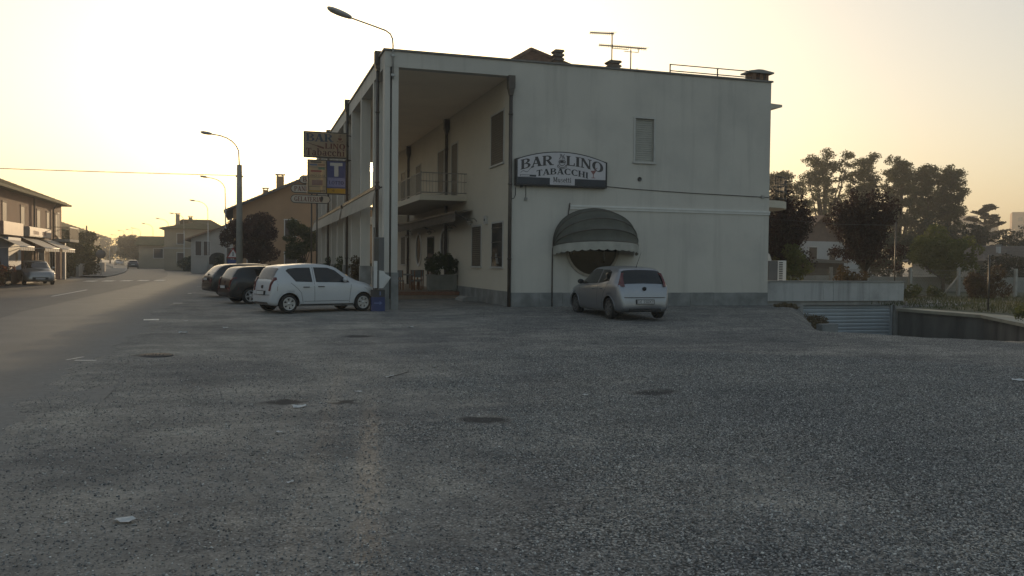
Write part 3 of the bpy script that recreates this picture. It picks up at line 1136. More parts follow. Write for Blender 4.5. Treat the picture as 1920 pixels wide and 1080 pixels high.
aerial(14.53, 33.0, 11.28, 13.55, 14.6, 11.24, 12, .3, .05)
aerial(15.16, 32.5, 10.5, 13.75, 15.85, 10.6, 22, .25, .02, [((15.16, 32.5, 10.45), (15.16, 32.5, 10.6)), ((14.85, 32.5, 10.42), (15.5, 32.5, 10.42)), ((15.5, 32.5, 10.42), (15.5, 32.5, 10.58)), ((14.3, 32.5, 10.5), (15.05, 32.5, 10.5)), ((15.16, 32.5, 9.62), (15.45, 32.5, 9.6)), ((15.45, 32.5, 9.6), (15.45, 32.5, 9.78))])
rr_ = MB()
for xx in (16.2, 18.35, 20.55):
    rr_.box(xx - .02, xx + .02, 31.0, 31.04, 9.23, 9.68)
for zz in (9.4, 9.65):
    rr_.box(16.18, 20.57, 31.005, 31.035, zz, zz + .035)
bp('roof_railing', rr_, iron_m)
bp('eave_slab', MB().prism([(XE, 8.2), (XE + 1.15, 8.42), (XE + 1.15, 8.52), (XE, 8.58)], 'y', 31.6, 44), wall2_m)
# round balcony on the far corner
eb = MB()
ec = (20.75, 33.0)
arc = [(ec[0] + 1.95 * math.cos(R(a)), ec[1] + 1.95 * math.sin(R(a))) for a in range(-75, 91, 11)]
eb.prism([(ec[0], ec[1] - 1.88)] + arc, 'z', 4.1, 4.4)
o = bp('corner_balcony', eb, wall2_m)
rb = MB()
for px, py in arc:
    rb.tube([(px, py, 4.4), (px, py, 5.35)], .012, 5)
fine = [(ec[0] + 1.9 * math.cos(R(a)), ec[1] + 1.9 * math.sin(R(a))) for a in np.arange(-75, 90, 4)]
for px, py in fine:
    rb.tube([(px, py, 4.4), (px, py, 5.4)], .016, 4)
for z in (4.5, 4.8, 5.1, 5.4):
    rb.tube([(px, py, z) for px, py in arc], .022, 5)
rb.build('railing', iron_m, o, True)

# terrace wall over the basement garage, the garage front and its slatted door
par = thing('garage_terrace', 'low pale parapet wall over the basement garage door beside the bar', 'wall', (24.3, 31, 0))
pm = mat('terrace_plaster', (.4, .4, .39), .9, .08, .7, .15, 20, stain=(.2, .2, .19), stain_amt=.6, stain_scale=.8, streak=(.17, .17, .16), streak_amt=.7)
par_parts = [box(20.74, 23.55, 30.85, 31.05, .16, .98), box(23.565, 24.05, 30.855, 31.05, .16, .98), box(24.065, 27.75, 30.85, 31.05, .16, .98)]
for q in par_parts:
    q.build('parapet_panel', pm, par, True)
box(20.72, 27.78, 30.8, 31.1, .983, 1.03).build('parapet_cap', conc_m, par, True)
MB().box(20.74, 27.75, 30.95, 38, -.02, .157).box(27.35, 27.75, 30.9, 31.2, -2.7, -.022).box(20.74, 22.6, 30.9, 31.2, -2.7, -.022).build('terrace_slab', conc_m, par, True)
dm = mat('garage_slat', (.33, .36, .38), .5, .06, 2, metal=.2, stain=(.2, .2, .19), stain_amt=.4)
dr = MB().box(22.6, 27.35, 31.1, 31.16, -2.7, -.022).build('garage_door', mat('garage_back', (.12, .13, .14), .6), par, True)
sl = MB()
sl.prism([(0, 0), (-.025, .02), (-.035, .1), (-.012, .145), (0, .15)], 'x', 0, 4.66)
me = sl.mesh('slat')
me.materials.append(dm)
for i in range(17):
    so = bpy.data.objects.new('slat', me)
    COL.objects.link(so)
    so.parent = dr
    so.location = (22.65 - 24.3, 31.098 - 31, -2.68 + i * .156)
MB().box(27.22, 27.3, 31.0, 31.08, -2.7, .0).build('door_guide', mat('guide_metal', (.4, .42, .43), .4, metal=.4), par, True)

# retaining wall of the ramp with its coping
rw = thing('retaining_wall', 'stained dark concrete retaining wall along the garage ramp', 'wall', (22.5, 21, 0))
wm = mat('stained_concrete', (.12, .115, .105), .9, .3, 1.0, .3, 15, stain=(.04, .04, .037), stain_amt=.95, stain_scale=.9, stretch=(1, 1, .25))
a_, b_ = MB(), MB()
ins, outs = [], []
for i, (x, y) in enumerate(WALL):
    xn, yn = WALL[min(i + 1, len(WALL) - 1)]
    xp, yp = WALL[max(i - 1, 0)]
    d = Vector((xn - xp, yn - yp)).normalized()
    nrm = Vector((d.y, -d.x))
    ins.append((x + nrm.x * .16, y + nrm.y * .16))
    outs.append((x - nrm.x * .3, y - nrm.y * .3))
a_.quadgrid([[(x, y, -2.9) for x, y in ins], [(x, y, -.29) for x, y in ins], [(x, y, -.29) for x, y in outs], [(x, y, -.6) for x, y in outs]], False)
a_.build('wall_face', wm, rw, True)
ins2 = [(x + (x - xo) * .25, y + (y - yo) * .25) for (x, y), (xo, yo) in zip(ins, outs)]
outs2 = [(x + .9 * (xo - x) / .46, y + .9 * (yo - y) / .46) for (x, y), (xo, yo) in zip(ins, outs)]
for i in range(len(ins2) - 1):
    q = [ins2[i], ins2[i + 1], outs2[i + 1], outs2[i]]
    MB().prism(q, 'z', -.287, -.17 + .004 * (i % 2)).build('coping_stone', mat('coping_concrete', (.3, .28, .22), .85, .15, 2, .2, 20), rw, True)
st = thing('ramp_kerb_block', 'broken concrete block at the head of the garage ramp', 'block', (20.9, 27.1, -.82))
MB().obox((0, 0, 0), .8, .3, .3, .15).build('block', stone_m, st)
MB().obox((-.75, .4, .12), .6, .3, .2, .5).build('rubble', stone_m, st)

# entrance platform with brick edge and a step
pf = thing('entrance_platform', 'raised brick-edged platform and step under the portico', 'platform', (8, 44, 0))
box(6.3, XW - .05, 38.6, 60, -.2, .3).build('floor_slab', mat('tile_floor', (.2, .15, .11), .55, .15, 3), pf, True)
box(6.0, XW - .05, 38.1, 38.59, -.2, .12).build('step', mat('tile_floor', (.2, .15, .11)), pf, True)
me = box(0, .24, -.03, .0, 0, .07).mesh('brick')
me.materials.append(brick_m)
for r_ in range(2):
    for i in range(12):
        q = bpy.data.objects.new('brick', me)
        COL.objects.link(q)
        q.parent = pf
        q.location = (6.32 + i * .26 + .06 * r_ - 8, 38.598 - 44, .14 + r_ * .08)
MB().prism([(8.75, -.2), (9.46, -.2), (9.46, .16), (9.0, .2), (8.8, .1)], 'y', 35.2, 36.6).build('stone_ramp', conc_m, pf, True)

# ------------------------------------------------------------------ signs, awnings, portico furniture
sgw = mat('sign_white', (.5, .48, .5), .5, .06, 2, spec=.4)
ink_dark = mat('sign_ink', (.028, .03, .034), .6, .1, 3)
ink_grey = mat('sign_ink_brown', (.055, .05, .05), .6, .1, 3)
sg_band = mat('sign_band', (.03, .035, .045), .5, .2, 2)
sg_case = mat('sign_case', (.02, .02, .021), .5, .2, 2)
red_ink = mat('sign_red', (.3, .07, .06), .6, .1, 3)

ws = thing('arched_wall_sign', 'white arched wall sign reading BAR LINO TABACCHI on the gable wall', 'sign', (9.65, Y0, 4.6))
WS = 3.62
arch = [(0, .93)] + [(WS * i / 24, .93 + .33 * (1 - (2 * i / 24 - 1) ** 2)) for i in range(1, 24)] + [(WS, .93)]
MB().prism([(-.04, -.03)] + [(WS + .04, -.03)] + [(x + (.04 if i == len(arch) - 1 else -.04 if i == 0 else 0), z + .03) for i, (x, z) in reversed(list(enumerate(arch)))], 'y', -.2, 0.0).build('case', sg_case, ws)
face = MB().prism([(.03, .03), (WS - .03, .03)] + [(min(max(x, .03), WS - .03), z - .005) for x, z in reversed(arch)], 'y', -.206, -.199).build('face', sgw, ws)


def wsf(x0, base):
    return lambda u, v, dz: (x0 + u, -.2085 - dz, base(x0 + u) + v)


b1 = lambda x: .78 - .235 * ((x - WS / 2) / 1.65) ** 2
b2 = lambda x: .43 - .12 * ((x - WS / 2) / 1.05) ** 2
lettering('BAR', 1.3, .37, wsf(.14, b1), .04).build('letters', ink_grey, ws)
lettering('LINO', 1.55, .37, wsf(1.95, b1), .03).build('letters', ink_grey, ws)
lettering('TABACCHI', 2.1, .23, wsf(.77, b2), .05).build('letters', ink_dark, ws)
MB().box(.03, 1.31, -.2095, -.2065, .03, .28).build('band', sg_band, ws)
MB().box(2.32, WS - .03, -.2095, -.2065, .03, .28).build('band', sg_band, ws)
lettering('Musetti', .74, .2, lambda u, v, dz: (1.44 + u, -.2105 - dz, .125 + v), .05).build('letters', ink_grey, ws)
mb = MB()
for i in range(12):
    mb.box(1.46 + i * .06, 1.46 + i * .06 + .035, -.209, -.2075, .06, .085)
mb.build('small_print', mat('faint_ink', (.25, .25, .26), .6), ws)
# steaming cup, cigarette and glass
cup = MB()
cx, cz = WS / 2 - .02, .72


def flat(polys, y=-.2095):
    m_ = MB()
    for i, p in enumerate(polys):
        m_.add([(a, y - i * .0003, c) for a, c in p], [tuple(range(len(p)))])
    return m_


polys = _band(cx, cz + .02, .2, .1, .02, .02, 150, 390, 18) + _band(cx, cz + .06, .16, .1, .022, .022, 170, 370, 14) + _band(cx, cz + .2, .14, .17, .02, .02, 180, 360, 14) + _band(cx, cz + .2, .145, .06, .03, .02, 0, 360, 18) + _band(cx - .01, cz + .195, .08, .035, .079, .034, 0, 360, 12)
for dx in (-.08, 0, .08):
    pts = [(cx + dx + .03 * math.sin(t * 5 + dx * 20), cz + .28 + t * .2) for t in [i / 8 for i in range(9)]]
    polys += [[(a[0] - .011, a[1]), (a[0] + .011, a[1]), (b_[0] + .011, b_[1]), (b_[0] - .011, b_[1])] for a, b_ in zip(pts, pts[1:])]
flat(polys).build('cup_emblem', ink_grey, ws)
cg = [_rect(.12, .14, .3, .37), _rect(.14, .52, .355, .37), _rect(.14, .52, .3, .312), _rect(.5, .76, .3, .372)]
pts = [(.14 + .5 * t, .42 + .2 * t + .05 * math.sin(t * 9)) for t in [i / 14 for i in range(15)]]
cg += [[(a[0], a[1] - .01), (b_[0], b_[1] - .01), (b_[0], b_[1] + .01), (a[0], a[1] + .01)] for a, b_ in zip(pts, pts[1:])]
flat(cg).build('cigarette_emblem', sg_band, ws)
gl_ = [[(2.96, .62), (3.2, .62), (3.1, .48), (3.06, .48)], _rect(3.065, 3.095, .36, .48), _rect(3.0, 3.16, .335, .36), [(3.08, .6), (3.11, .6), (3.26, .74), (3.23, .75)]]
flat(gl_).build('glass_emblem', mat('sign_glass_red', (.2, .08, .075), .6), ws)
box(.2, .26, -.18, 0, -.1, -.035).build('lamp_box', sg_case, ws)

def sheet(name, col):
    """translucent sign plastic, glowing a little with the sky behind it"""
    if name in MATS:
        return MATS[name]
    mt = mat(name, col, .5, .06, 2)
    n, l = mt.node_tree.nodes, mt.node_tree.links
    tr = n.new('ShaderNodeBsdfTranslucent')
    tr.inputs['Color'].default_value = tuple(col) + (1,)
    mx = n.new('ShaderNodeMixShader')
    mx.inputs[0].default_value = .6
    l.new(n['Principled BSDF'].outputs[0], mx.inputs[1])
    l.new(tr.outputs[0], mx.inputs[2])
    l.new(mx.outputs[0], n['Material Output'].inputs['Surface'])
    return mt


# the two projecting panels on the facade
PY = 41.6
pj = thing('projecting_sign', 'projecting panel sign reading BAR LINO Tabacchi on the facade pole', 'sign', (3.58, PY, 6.58))
cream = mat('panel_cream', (.5, .45, .37), .5, .06, 2)
MB().box(2.57, 2.625, PY - .12, PY + .14, 6.55, 7.77).box(4.545, 4.6, PY - .12, PY + .14, 6.55, 7.77).box(2.625, 4.545, PY - .12, PY + .14, 6.55, 6.605).box(2.625, 4.545, PY - .12, PY + .14, 7.715, 7.77).build('case', pipe_m, pj, True)
box(2.62, 4.55, PY - .128, PY - .122, 6.6, 7.72).build('face', sheet('panel_sheet_cream', (.6, .5, .36)), pj, True)
box(2.63, 4.54, PY + .1, PY + .106, 6.61, 7.71).build('back_sheet', sheet('panel_sheet_cream', (.6, .5, .36)), pj, True)
fn = lambda x0, z0: (lambda u, v, dz: (x0 + u, PY - .131 - dz, z0 + v))
lettering('BAR', 1.26, .36, fn(2.68, 7.3), .04).build('letters', mat('sign_slate', (.04, .06, .09), .6), pj, True)
lettering('LINO', .95, .25, fn(3.55, 6.98), .05).build('letters', mat('sign_rust', (.15, .04, .025), .6), pj, True)
lettering('Tabacchi', 1.8, .34, fn(2.68, 6.64), .06).build('letters', mat('sign_maroon', (.11, .03, .025), .6), pj, True)
flat2 = MB()
for i, p in enumerate(_band(4.25, 7.37, .15, .06, .03, .02, 180, 360, 10) + _band(4.25, 7.5, .1, .11, .095, .1, 180, 360, 10) + [_rect(4.2, 4.22, 7.52, 7.64), _rect(4.27, 4.29, 7.52, 7.66)] + [[(2.7, 7.22), (3.5, 6.98), (3.5, 7.02), (2.7, 7.24)], [(3.2, 7.05), (3.5, 6.95), (3.5, 7.04), (3.2, 7.12)]]):
    flat2.add([(a, PY - .131 - i * .0003, c_) for a, c_ in p], [tuple(range(len(p)))])
flat2.build('cup_emblem', mat('sign_rust', (.15, .04, .025), .6), pj, True)
for z in (7.66, 6.5):
    MB().tube([(4.6, PY, z), (4.72, PY + .05, z), (5.0, PY + .4, z)], .025, 6).build('bracket', pipe_m, pj, True)

lt = thing('lottery_sign', 'double panel under the projecting sign with a white T and LOTTO', 'sign', (3.65, PY, 4.85))
MB().box(2.75, 2.79, PY - .1, PY + .1, 4.83, 6.45).box(4.52, 4.56, PY - .1, PY + .1, 4.83, 6.45).box(3.61, 3.66, PY - .1, PY + .1, 4.88, 6.4).box(2.79, 4.52, PY - .1, PY + .1, 4.83, 4.88).box(2.79, 4.52, PY - .1, PY + .1, 6.4, 6.45).build('case', pipe_m, lt, True)
box(2.79, 3.61, PY - .108, PY - .098, 4.88, 6.4).build('face', sheet('panel_sheet_pale', (.55, .47, .34)), lt, True)
box(3.66, 4.52, PY - .108, PY - .098, 5.12, 6.4).build('face', sheet('panel_sheet_blue', (.14, .16, .34)), lt, True)
yel = sheet('panel_sheet_yellow', (.6, .42, .06))
box(3.66, 4.52, PY - .108, PY - .098, 4.88, 5.115).build('face', yel, lt, True)
MB().box(3.8, 4.38, PY - .112, PY - .109, 6.18, 6.33).box(3.99, 4.19, PY - .112, PY - .109, 5.68, 6.18).build('letter_t', mat('panel_grey', (.45, .43, .4), .5), lt, True)
box(3.68, 4.5, PY - .1105, PY - .1085, 5.18, 5.62).build('stripe', mat('panel_lilac', (.2, .2, .34), .5), lt, True)
lettering('LOTTO', .7, .17, lambda u, v, dz: (3.74 + u, PY - .1125 - dz, 5.3 + v), .08).build('letters', mat('ink_navy', (.03, .035, .1), .6), lt, True)
plain_text('small_print', '10', .15, ink_dark, lt, (.28, -.113, .15), (R(90), 0, 0))
plain_text('small_print', 'VINCI CASA', .135, ink_grey, lt, (-.45, -.113, .83), (R(90), 0, 0))
plain_text('small_print', 'pay', .17, ink_grey, lt, (-.2, -.113, .14), (R(90), 0, 0))
rows_ = [(.05, .1, yel, 0, .55), (.98, 1.06, red_ink, .1, .6), (1.1, 1.2, mat('ink_green', (.12, .2, .13), .6), .45, .75), (1.28, 1.36, mat('ink_blue', (.13, .18, .28), .6), .05, .4), (1.28, 1.36, mat('ink_orange', (.33, .2, .13), .6), .42, .75), (.35, .6, mat('ink_brick', (.25, .15, .12), .6), .15, .65), (.72, .735, ink_grey, 0, .8), (1.2, 1.215, ink_grey, 0, .8), (.28, .295, ink_grey, 0, .8), (1.42, 1.47, ink_grey, .1, .6)]
for z0, z1, m_, a, b_ in rows_:
    box(2.8 + a, 2.8 + b_, PY - .1115, PY - .1085, 4.88 + z0, 4.88 + z1).build('printed_row', m_, lt, True)
for z in (6.46, 4.84):
    MB().tube([(4.5, PY, z), (4.72, PY + .1, z)], .02, 6).build('bracket', pipe_m, lt, True)

# rounded boards behind
ob = thing('rounded_board_sign', 'rounded boards reading BAR, PANINOTECA and GELATERIA on posts behind the panels', 'sign', (3.5, 50, 0))


def rounded(x0, x1, z0, z1, y0, y1, n=6):
    r_ = (z1 - z0) / 2
    p = [(x1 - r_ + r_ * math.cos(R(a)), z0 + r_ + r_ * math.sin(R(a))) for a in range(-90, 91, 30)] + [(x0 + r_ + r_ * math.cos(R(a)), z0 + r_ + r_ * math.sin(R(a))) for a in range(90, 271, 30)]
    return MB().prism(p, 'y', y0, y1)


for word, zc, xa, xb, w_ in [('GELATERIA', 5.16, 2.38, 4.6, 1.5), ('PANINOTECA', 5.74, 2.38, 4.6, 1.9), ('BAR', 6.27, 2.85, 4.2, .75)]:
    bo = rounded(xa, xb, zc - .24, zc + .24, 49.94, 50.04).build('board', ink_grey, ob, True)
    rounded(xa + .04, xb - .04, zc - .2, zc + .2, 49.932, 49.942).build('face', cream, bo, True)
    lettering(word, w_, .27, lambda u, v, dz: (xa + .2 + u, 49.929 - dz, zc - .135 + v), .07).build('letters', mat('sign_maroon_dark', (.16, .045, .035), .6), bo, True)
flat3 = MB().prism([(4.02, 5.2), (4.2, 5.2), (4.11, 4.98)], 'y', 49.925, 49.931)
flat3.lathe([(.001, 0), (.085, 0)], (4.11, 49.928, 5.25), 'y', 12)
flat3.build('cone_emblem', ink_grey, ob, True)
for x in (3.55, 3.85):
    MB().tube([(x, 50.08, -.1), (x, 50.08, 6.1)], .045, 8).build('post', pipe_m, ob, True)

# facade awnings between portico and street
cloth = mat('awning_cloth', (.33, .3, .25), .85, .12, 1.5, stain=(.2, .18, .15), stain_amt=.5)


def facade_awning(y0, y1, label):
    t = thing('facade_awning', label, 'awning', (4.5, (y0 + y1) / 2, 0), group='awnings along the portico facade')
    box(4.46, 4.66, y0, y1, 4.3, 4.42).build('cassette', pipe_m, t, True)
    mb = MB()
    n_ = int((y1 - y0) / .25)
    rows = []
    for i in range(n_ + 1):
        y = y0 + .04 + (y1 - y0 - .08) * i / n_
        w = .015 * math.sin(i * 1.9)
        rows.append([(4.5, y, 4.298), (4.44 + w, y, 4.1), (4.4 + w * 1.5, y, 3.88), (4.38 + w * 2, y, 3.68 + (.03 if i % 2 else 0))])
    mb.quadgrid(rows, True)
    mb.build('valance', cloth, t, True)
    for y in (y0 + .2, y1 - .2):
        MB().tube([(4.66, y, 4.36), (4.9, y, 4.42)], .03, 6).build('bracket', pipe_m, t, True)
    return t


facade_awning(31.3, 42.2, 'near pale awning valance on the portico facade, beside the corner column')
facade_awning(43.0, 61.0, 'far pale awning valance on the portico facade, below the lottery panel')

ia = thing('bar_awning', 'brown rolled awning above the oval windows under the balcony', 'awning', (9, 43, 0))
acl = mat('awning_brown', (.13, .105, .08), .85, .2, 1.5)
mb = MB()
rows = []
for i in range(50):
    y = 36.4 + i * .3
    w = .012 * math.sin(i * 2.1)
    rows.append([(9.46, y, 3.98), (9.1, y, 3.93), (8.72, y, 3.84), (8.7 + w, y, 3.62), (8.7 + w, y, 3.42 + (.03 if i % 2 else 0))])
mb.quadgrid(rows, True)
mb.build('canopy', acl, ia, True)
box(8.68, 8.76, 36.3, 51.15, 3.82, 3.9).build('front_bar', pipe_m, ia, True)
for y in (36.5, 41, 46, 51):
    MB().tube([(8.72, y, 3.8), (9.48, y, 3.45)], .025, 6).build('arm', pipe_m, ia, True)

# dome awning over the round window
da = thing('dome_awning', 'olive brown half-dome awning with scalloped edge over the round window', 'awning', (12.9, Y0, 2.3))
dm_ = mat('dome_canvas', (.095, .095, .078), .85, .18, 2, stain=(.055, .05, .038), stain_amt=.6, stain_scale=1.8)
a_ax, bv, bh = 1.72, 1.5, 1.25


def dome(ph, th, s_=1.0):
    return (-a_ax * math.cos(th), -.03 - bh * s_ * math.sin(th) ** .8 * math.sin(ph), bv * s_ * math.sin(th) ** .8 * math.cos(ph))


ribs = [R(a) for a in (0, 22, 44, 64, 82)]
for k in range(4):
    rows = []
    for i in range(9):
        t = i / 8
        ph = ribs[k] + (ribs[k + 1] - ribs[k]) * t
        s_ = 1 - .07 * math.sin(math.pi * t)
        rows.append([dome(ph, math.pi * j / 28, s_) for j in range(29)])
    MB().quadgrid(rows, True).build('canvas_panel', dm_, da)
for ph in ribs:
    MB().tube([dome(ph, math.pi * j / 28, .995) for j in range(29)], .02, 6).build('rib', pipe_m, da)
rows = [[], [], []]
for j in range(113):
    th = math.pi * j / 112
    x, y, z = dome(ribs[-1], th)
    sc_ = .05 * abs(math.sin(j * math.pi / 7))
    f = .25 + .75 * min(1, math.sin(th) * 3)
    rows[0].append((x, y - .004, z + .005))
    rows[1].append((x, y - .012, z - .15))
    rows[2].append((x, y - .004, z - .3 - sc_))
MB().quadgrid(rows, True).build('valance', mat('valance_canvas', (.36, .35, .31), .85, .15, 3), da)
# corner lamp on the roof
cl_ = thing('corner_street_lamp', 'grey street lamp arm rising from the portico roof corner', 'lamp', (5.0, Y0 - .02, 8.2))
gal = mat('galvanised', (.34, .34, .33), .45, .1, 3, metal=.5)
MB().tube([(0, -.03, 0), (0, -.03, 1.2), (-.02, -.03, 1.42), (-.1, -.04, 1.58), (-.26, -.05, 1.68), (-.6, -.07, 1.77), (-1.5, -.1, 2.0)], .03, 8).build('arm', gal, cl_)


def lamp_head(mb, c, d, L=.8, w=.14, h=.1):
    """cobra head from c along unit vector d in plan, slightly raised"""
    c, d = Vector(c), Vector(d).normalized()
    sd_ = Vector((0, 0, 1)).cross(d).normalized()
    up = d.cross(sd_)
    rows = []
    for t, ww, hh, dz in [(0, .3, .45, 0), (.08, .5, .7, 0), (.3, .8, .95, -.005), (.55, 1, 1, -.01), (.8, .95, .9, -.01), (.95, .6, .55, 0), (1, .08, .1, .02)]:
        p = c + d * (t * L)
        rows.append([tuple(p + sd_ * (math.cos(a) * w * ww) + up * (math.sin(a) * h * hh * (1 if math.sin(a) > 0 else .8) + dz)) for a in [2 * math.pi * k_ / 14 for k_ in range(15)]])
    mb.quadgrid(rows, True)


mb = MB()
lamp_head(mb, (-1.48, -.1, 2.0), (-.84, -.02, .27), .9, .17, .12)
mb.build('lamp_head', gal, cl_)
for z in (.1, .8):
    MB().box(-.06, .06, -.06, .02, z, z + .08).build('clamp', gal, cl_)

# box sign, blue box and paper at the corner column
bx_ = thing('grey_box_sign', 'narrow grey display box on a thin post beside the corner column', 'sign', (4.28, 30.1, -.1))
MB().tube([(0, 0, 0), (0, 0, 2.95)], .025, 7).build('post', iron_m, bx_)
MB().box(-.02, .34, -.12, .1, 1.42, 2.6).build('box', mat('box_grey', (.1, .1, .1), .5), bx_)
MB().box(.0, .15, -.126, -.118, 1.46, 2.56).build('pane', glass_dark('poster_glass', (.06, .06, .062), .2), bx_)
bb = thing('blue_box', 'blue advertising box with an arrow at the foot of the corner column', 'box', (4.42, 30.15, -.1))
blue = mat('blue_plastic', (.02, .035, .12), .5, .12, 3)
MB().box(-.24, .24, -.16, .16, 0, .5).build('body', blue, bb)
MB().box(-.24, .24, -.16, .16, .503, .76).build('upper_box', mat('box_dark', (.035, .035, .037), .5), bb)
pa = MB()
pa.add([(-.14, -.163, .27), (.06, -.163, .27), (.06, -.163, .31), (-.14, -.163, .31)], [(0, 1, 2, 3)])
pa.add([(.05, -.1634, .22), (.15, -.1634, .29), (.05, -.1634, .36)], [(0, 1, 2)])
pa.build('arrow', mat('arrow_blue', (.12, .16, .3), .5), bb)
MB().add([(.05, -.1625, .56), (.09, -.1625, .56), (.09, -.1625, .7), (.05, -.1625, .7)], [(0, 1, 2, 3)]).build('mark', mat('arrow_blue', (.12, .16, .3), .5), bb)
wp = thing('white_paper_sheet', 'white paper sheets hanging crookedly above the blue box', 'paper', (4.55, 29.95, .72))
MB().quadgrid([[(-.1, 0, 0), (.0, -.02, .0), (.06, 0, .02)], [(-.1, -.01, .3), (.1, -.03, .32), (.32, .02, .38)], [(-.1, 0, .62), (.05, -.01, .6), (.12, 0, .5)]], False).build('sheet', mat('paper', (.5, .5, .49), .8), wp)
MB().box(-.3, -.17, -.005, .0, .0, .95).build('strip', mat('paper', (.5, .5, .49), .8), wp)

# planter and shrubs under the portico
herb = leaf_mat('shrub_leaf', (.03, .045, .012), (.07, .085, .025), 4)
herb2 = leaf_mat('shrub_leaf_rust', (.06, .04, .015), (.09, .06, .025), 4)
soil = mat('soil', (.04, .03, .02), .95)


def planter(name, label, loc, sx, sy, h, bushes, lm, group=None, m_=conc_m, nl=2200):
    t = thing(name, label, 'planter', loc, 0, group)
    mb = MB()
    mb.box(-sx / 2, sx / 2, -sy / 2, sy / 2, .06, h).box(-sx / 2 - .03, sx / 2 + .03, -sy / 2 - .03, sy / 2 + .03, h + .002, h + .07)
    mb.box(-sx / 2 + .05, -sx / 2 + .2, -sy / 2 + .05, sy / 2 - .05, 0, .058).box(sx / 2 - .2, sx / 2 - .05, -sy / 2 + .05, sy / 2 - .05, 0, .058)
    mb.build('trough', m_, t)
    for k_, (bx0, by0, r_, hh) in enumerate(bushes):
        bl = clumps(16, (bx0, by0, h + hh * .5), (r_, r_ * .8, hh * .5), .22, 20 + k_)
        leaf_part('shrub', t, bl, nl, .045, lm, seed=31 + k_)
        sb = MB()
        for q in bl[:7]:
            sb.tube([(bx0 * .9, by0, h - .02), (q[0], q[1], q[2])], [.02, .006], 5)
        sb.build('stem', mat('twig', (.06, .045, .03), .9), t)
    return t


planter('stone_planter', 'grey stone planter with two leafy shrubs on the entrance platform', (8.75, 39.2, .3), 1.35, .5, .7, [(-.33, 0, .38, 1.25), (.36, 0, .36, 1.15)], herb, m_=mat('planter_stone', (.17, .17, .15), .85, .2, 3, .2, 20))
for y, lbl, lm in [(38.9, 'first hedge planter between the facade columns, nearest the white car', herb2), (45.4, 'second hedge planter between the facade columns, behind the white car bonnet', herb), (52.3, 'farthest hedge planter between the facade columns', herb)]:
    planter('hedge_planter', lbl, (4.95, y, -.08), .5, 2.4, .45, [(0, -.7, .5, 1.5), (0, .1, .52, 1.6), (0, .8, .48, 1.45)], lm, 'hedge planters between the facade columns', nl=1500)

# wall lamps
for y, z, lbl in [(35.7, 3.42, 'globe wall lamp between the barred and shuttered windows'), (39.5, 3.3, 'globe wall lamp right of the near oval window'), (44.2, 3.25, 'globe wall lamp beside the entrance door'), (50.6, 3.25, 'globe wall lamp beyond the far oval window')]:
    t = thing('wall_lamp', lbl, 'lamp', (XW, y, z), 0, 'globe lamps on the portico wall')
    MB().tube([(0, 0, 0), (-.12, 0, .12), (-.3, 0, .1), (-.32, 0, .02)], .014, 6).build('bracket', iron_m, t)
    MB().lathe([(.03, .04), (.13, .0), (.15, -.06), (.14, -.07)], (-.32, 0, 0), 'z', 12).build('shade', mat('lamp_shade', (.2, .17, .13), .5), t)
    MB().sphere((-.32, 0, -.09), .085, 8).build('globe', mat('globe_glass', (.35, .33, .28), .25), t)
al = thing('alarm_box', 'small pale alarm box on the portico wall above the barred window', 'box', (XW - .005, 34.1, 3.25))
MB().box(-.1, 0, -.14, .14, 0, .34).build('case', frame_m, al)
MB().lathe([(.001, -.13), (.05, -.12), (.06, -.1)], (0, 0, .17), 'x', 10).build('beacon', iron_m, al)

# tables and chairs
wood = mat('chair_wood', (.2, .09, .04), .5, .25, 5, stretch=(1, 1, .3))
seatm = mat('chair_grey', (.16, .16, .155), .6, .15, 4)
ch = thing('cafe_chair', 'x', 'chair', (6.95, 40.3, .3), 0, 'cafe chairs under the portico')
MB().box(-.2, .2, -.2, .2, .42, .47).build('seat', seatm, ch)
for a, b_ in ((-.17, -.17), (.17, -.17)):
    MB().box(a - .02, a + .02, b_ - .02, b_ + .02, 0, .42).build('leg', wood, ch)
for a, b_ in ((-.17, .17), (.17, .17)):
    MB().prism([(b_ - .02, 0), (b_ + .02, 0), (b_ + .06, .95), (b_ + .02, .95)], 'x', a - .02, a + .02).build('leg', wood, ch)
MB().box(-.15, .15, .195, .22, .62, .95).build('backrest', seatm, ch)
tb = thing('cafe_table', 'square cafe table nearest the entrance step', 'table', (7.4, 41.0, .3), 0, 'cafe tables under the portico')
MB().box(-.4, .4, -.4, .4, .7, .74).build('tabletop', seatm, tb)
for a in (-.34, .34):
    for b_ in (-.34, .34):
        MB().box(a - .025, a + .025, b_ - .025, b_ + .025, 0, .7).build('leg', wood, tb)
dup(tb, (7.7, 43.2, .3), 0, 'square cafe table farther back under the portico')
ch['label'] = 'wooden cafe chair nearest the corner column, back to the lot'
ch.rotation_euler = (0, 0, R(165))
for i, (x, y, rz, lbl) in enumerate([(7.75, 40.25, 190, 'wooden cafe chair beside the stone planter'), (6.85, 41.3, 80, 'wooden cafe chair on the street side of the near table'), (7.95, 41.6, 0, 'wooden cafe chair behind the near table'), (8.3, 42.6, 200, 'wooden cafe chair in front of the far table')]):
    dup(ch, (x, y, .3), R(rz), lbl)

